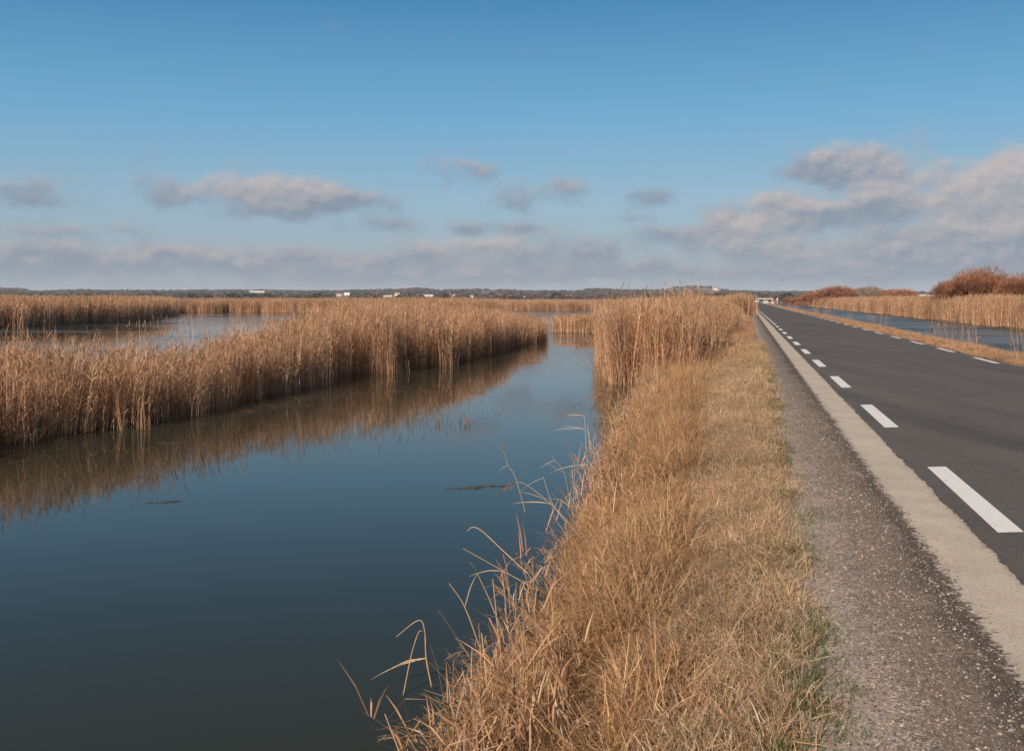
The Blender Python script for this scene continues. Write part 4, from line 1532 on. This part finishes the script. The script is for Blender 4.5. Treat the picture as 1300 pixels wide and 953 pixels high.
# dark evergreen lines on the crest
u2 = np.concatenate([rng.uniform(742, 776, 130), rng.uniform(0, 30, 120), rng.uniform(515, 545, 120), rng.uniform(850, 912, 90), rng.uniform(610, 655, 60), rng.uniform(995, 1012, 50)])
Y2 = rng.uniform(3600, 3900, len(u2))
u, Y = np.concatenate([u, u2]), np.concatenate([Y, Y2])
k = np.ones(len(u), bool)
for (hx, hw, hy, hb) in HOUSE_SPOTS:
    k &= ~((np.abs(u - hx) < hw / 2 + 2.0) & (Y < hy + 15) & (380 - (hill_z(u, Y) + 9.0 - EYE) * FPX / Y < hb - 0.2))
u, Y = u[k], Y[k]
n = len(u)
s = rng.uniform(0.7, 1.5, n)
scatter('far_woods', FARTREES, np.stack([(u - 650) / FPX * Y, Y, hill_z(u, Y) - 0.3], 1), np.stack([0 * u, 0 * u, rng.uniform(0, 6.28, n)], 1), np.stack([s * 1.4, s * 1.4, s], 1),
        'distant woods and hedges covering the low hills', 'woods')

# white bridge deck over the road end
root = tag(empty('road_bridge', atd(970.5, 560, -0.6)), 'flat white bridge crossing above the end of the road', 'bridge')
mb = MB()
mb.box(-4.6, 4.6, -1.5, 1.5, 2.50, 2.948)
mb.build('deck', plain('weathered_concrete', (0.50, 0.48, 0.45), 0.9, 0.1), root)
for sx_ in (-4.2, -0.2, 3.9):
    mb = MB()
    mb.box(sx_ - 0.2, sx_ + 0.3, -1.2, 1.2, -0.5, 2.495)
    mb.build('pier', M_STEEL, root)
mb = MB()
mb.box(-4.5, 4.5, -1.46, -1.40, 3.5, 3.56)
for k in range(10):
    mb.box(-4.45 + k * 0.98, -4.40 + k * 0.98, -1.455, -1.405, 2.953, 3.497)
mb.build('railing', M_STEEL, root)

# white car far down the road
root = tag(empty('car', pw(5.4, 520, 0.03), -math.atan(SL)), 'tiny white car at the far end of the road', 'car')
mb = MB()
prof = [(-2.0, .35), (-2.05, .75), (-1.5, .92), (-0.9, 1.42), (0.8, 1.45), (1.6, .95), (2.05, .85), (2.05, .35)]
vs = [(sx_, y_, z_) for sx_ in (-0.85, 0.85) for (y_, z_) in prof]
nn = len(prof)
mb.add(vs, [tuple(range(nn))[::-1], tuple(range(nn, 2 * nn))] + [(i, (i + 1) % nn, nn + (i + 1) % nn, nn + i) for i in range(nn)])
mb.build('body', plain('white_car_paint', (0.8, 0.8, 0.8), 0.3, 0.02), root)
mb = MB()
mb.add([(-0.75, -1.48, .98), (0.75, -1.48, .98), (0.68, -0.98, 1.38), (-0.68, -0.98, 1.38)], [(0, 1, 2, 3)])
mb.build('windscreen', M_DARK, root)
for sx_ in (-0.78, 0.78):
    for y_ in (-1.3, 1.3):
        mb = MB()
        mb.tube([(sx_ - 0.1, y_, 0.31), (sx_ + 0.1, y_, 0.31)], 0.31, 12)
        mb.build('wheel', M_DARK, root)

# ------------------------------------------------------------------ haze
HAZE = 9e-5
if HAZE:
    mb = MB()
    mb.box(-9500, 9500, -80, 12500, -26, 110)
    hz = mb.build('haze', None)
    m = bpy.data.materials.new('haze_air')
    m.use_nodes = True
    t = NT(m.node_tree)
    o = t.n('ShaderNodeOutputMaterial')
    pv = t.n('ShaderNodeVolumePrincipled')
    pv.inputs['Color'].default_value = (0.80, 0.88, 1.0, 1)
    pv.inputs['Density'].default_value = HAZE
    t.l(pv.outputs[0], o.inputs['Volume'])
    hz.data.materials.append(m)
    tag(hz, 'thin pale winter haze over the marsh', 'haze', None, 'stuff')
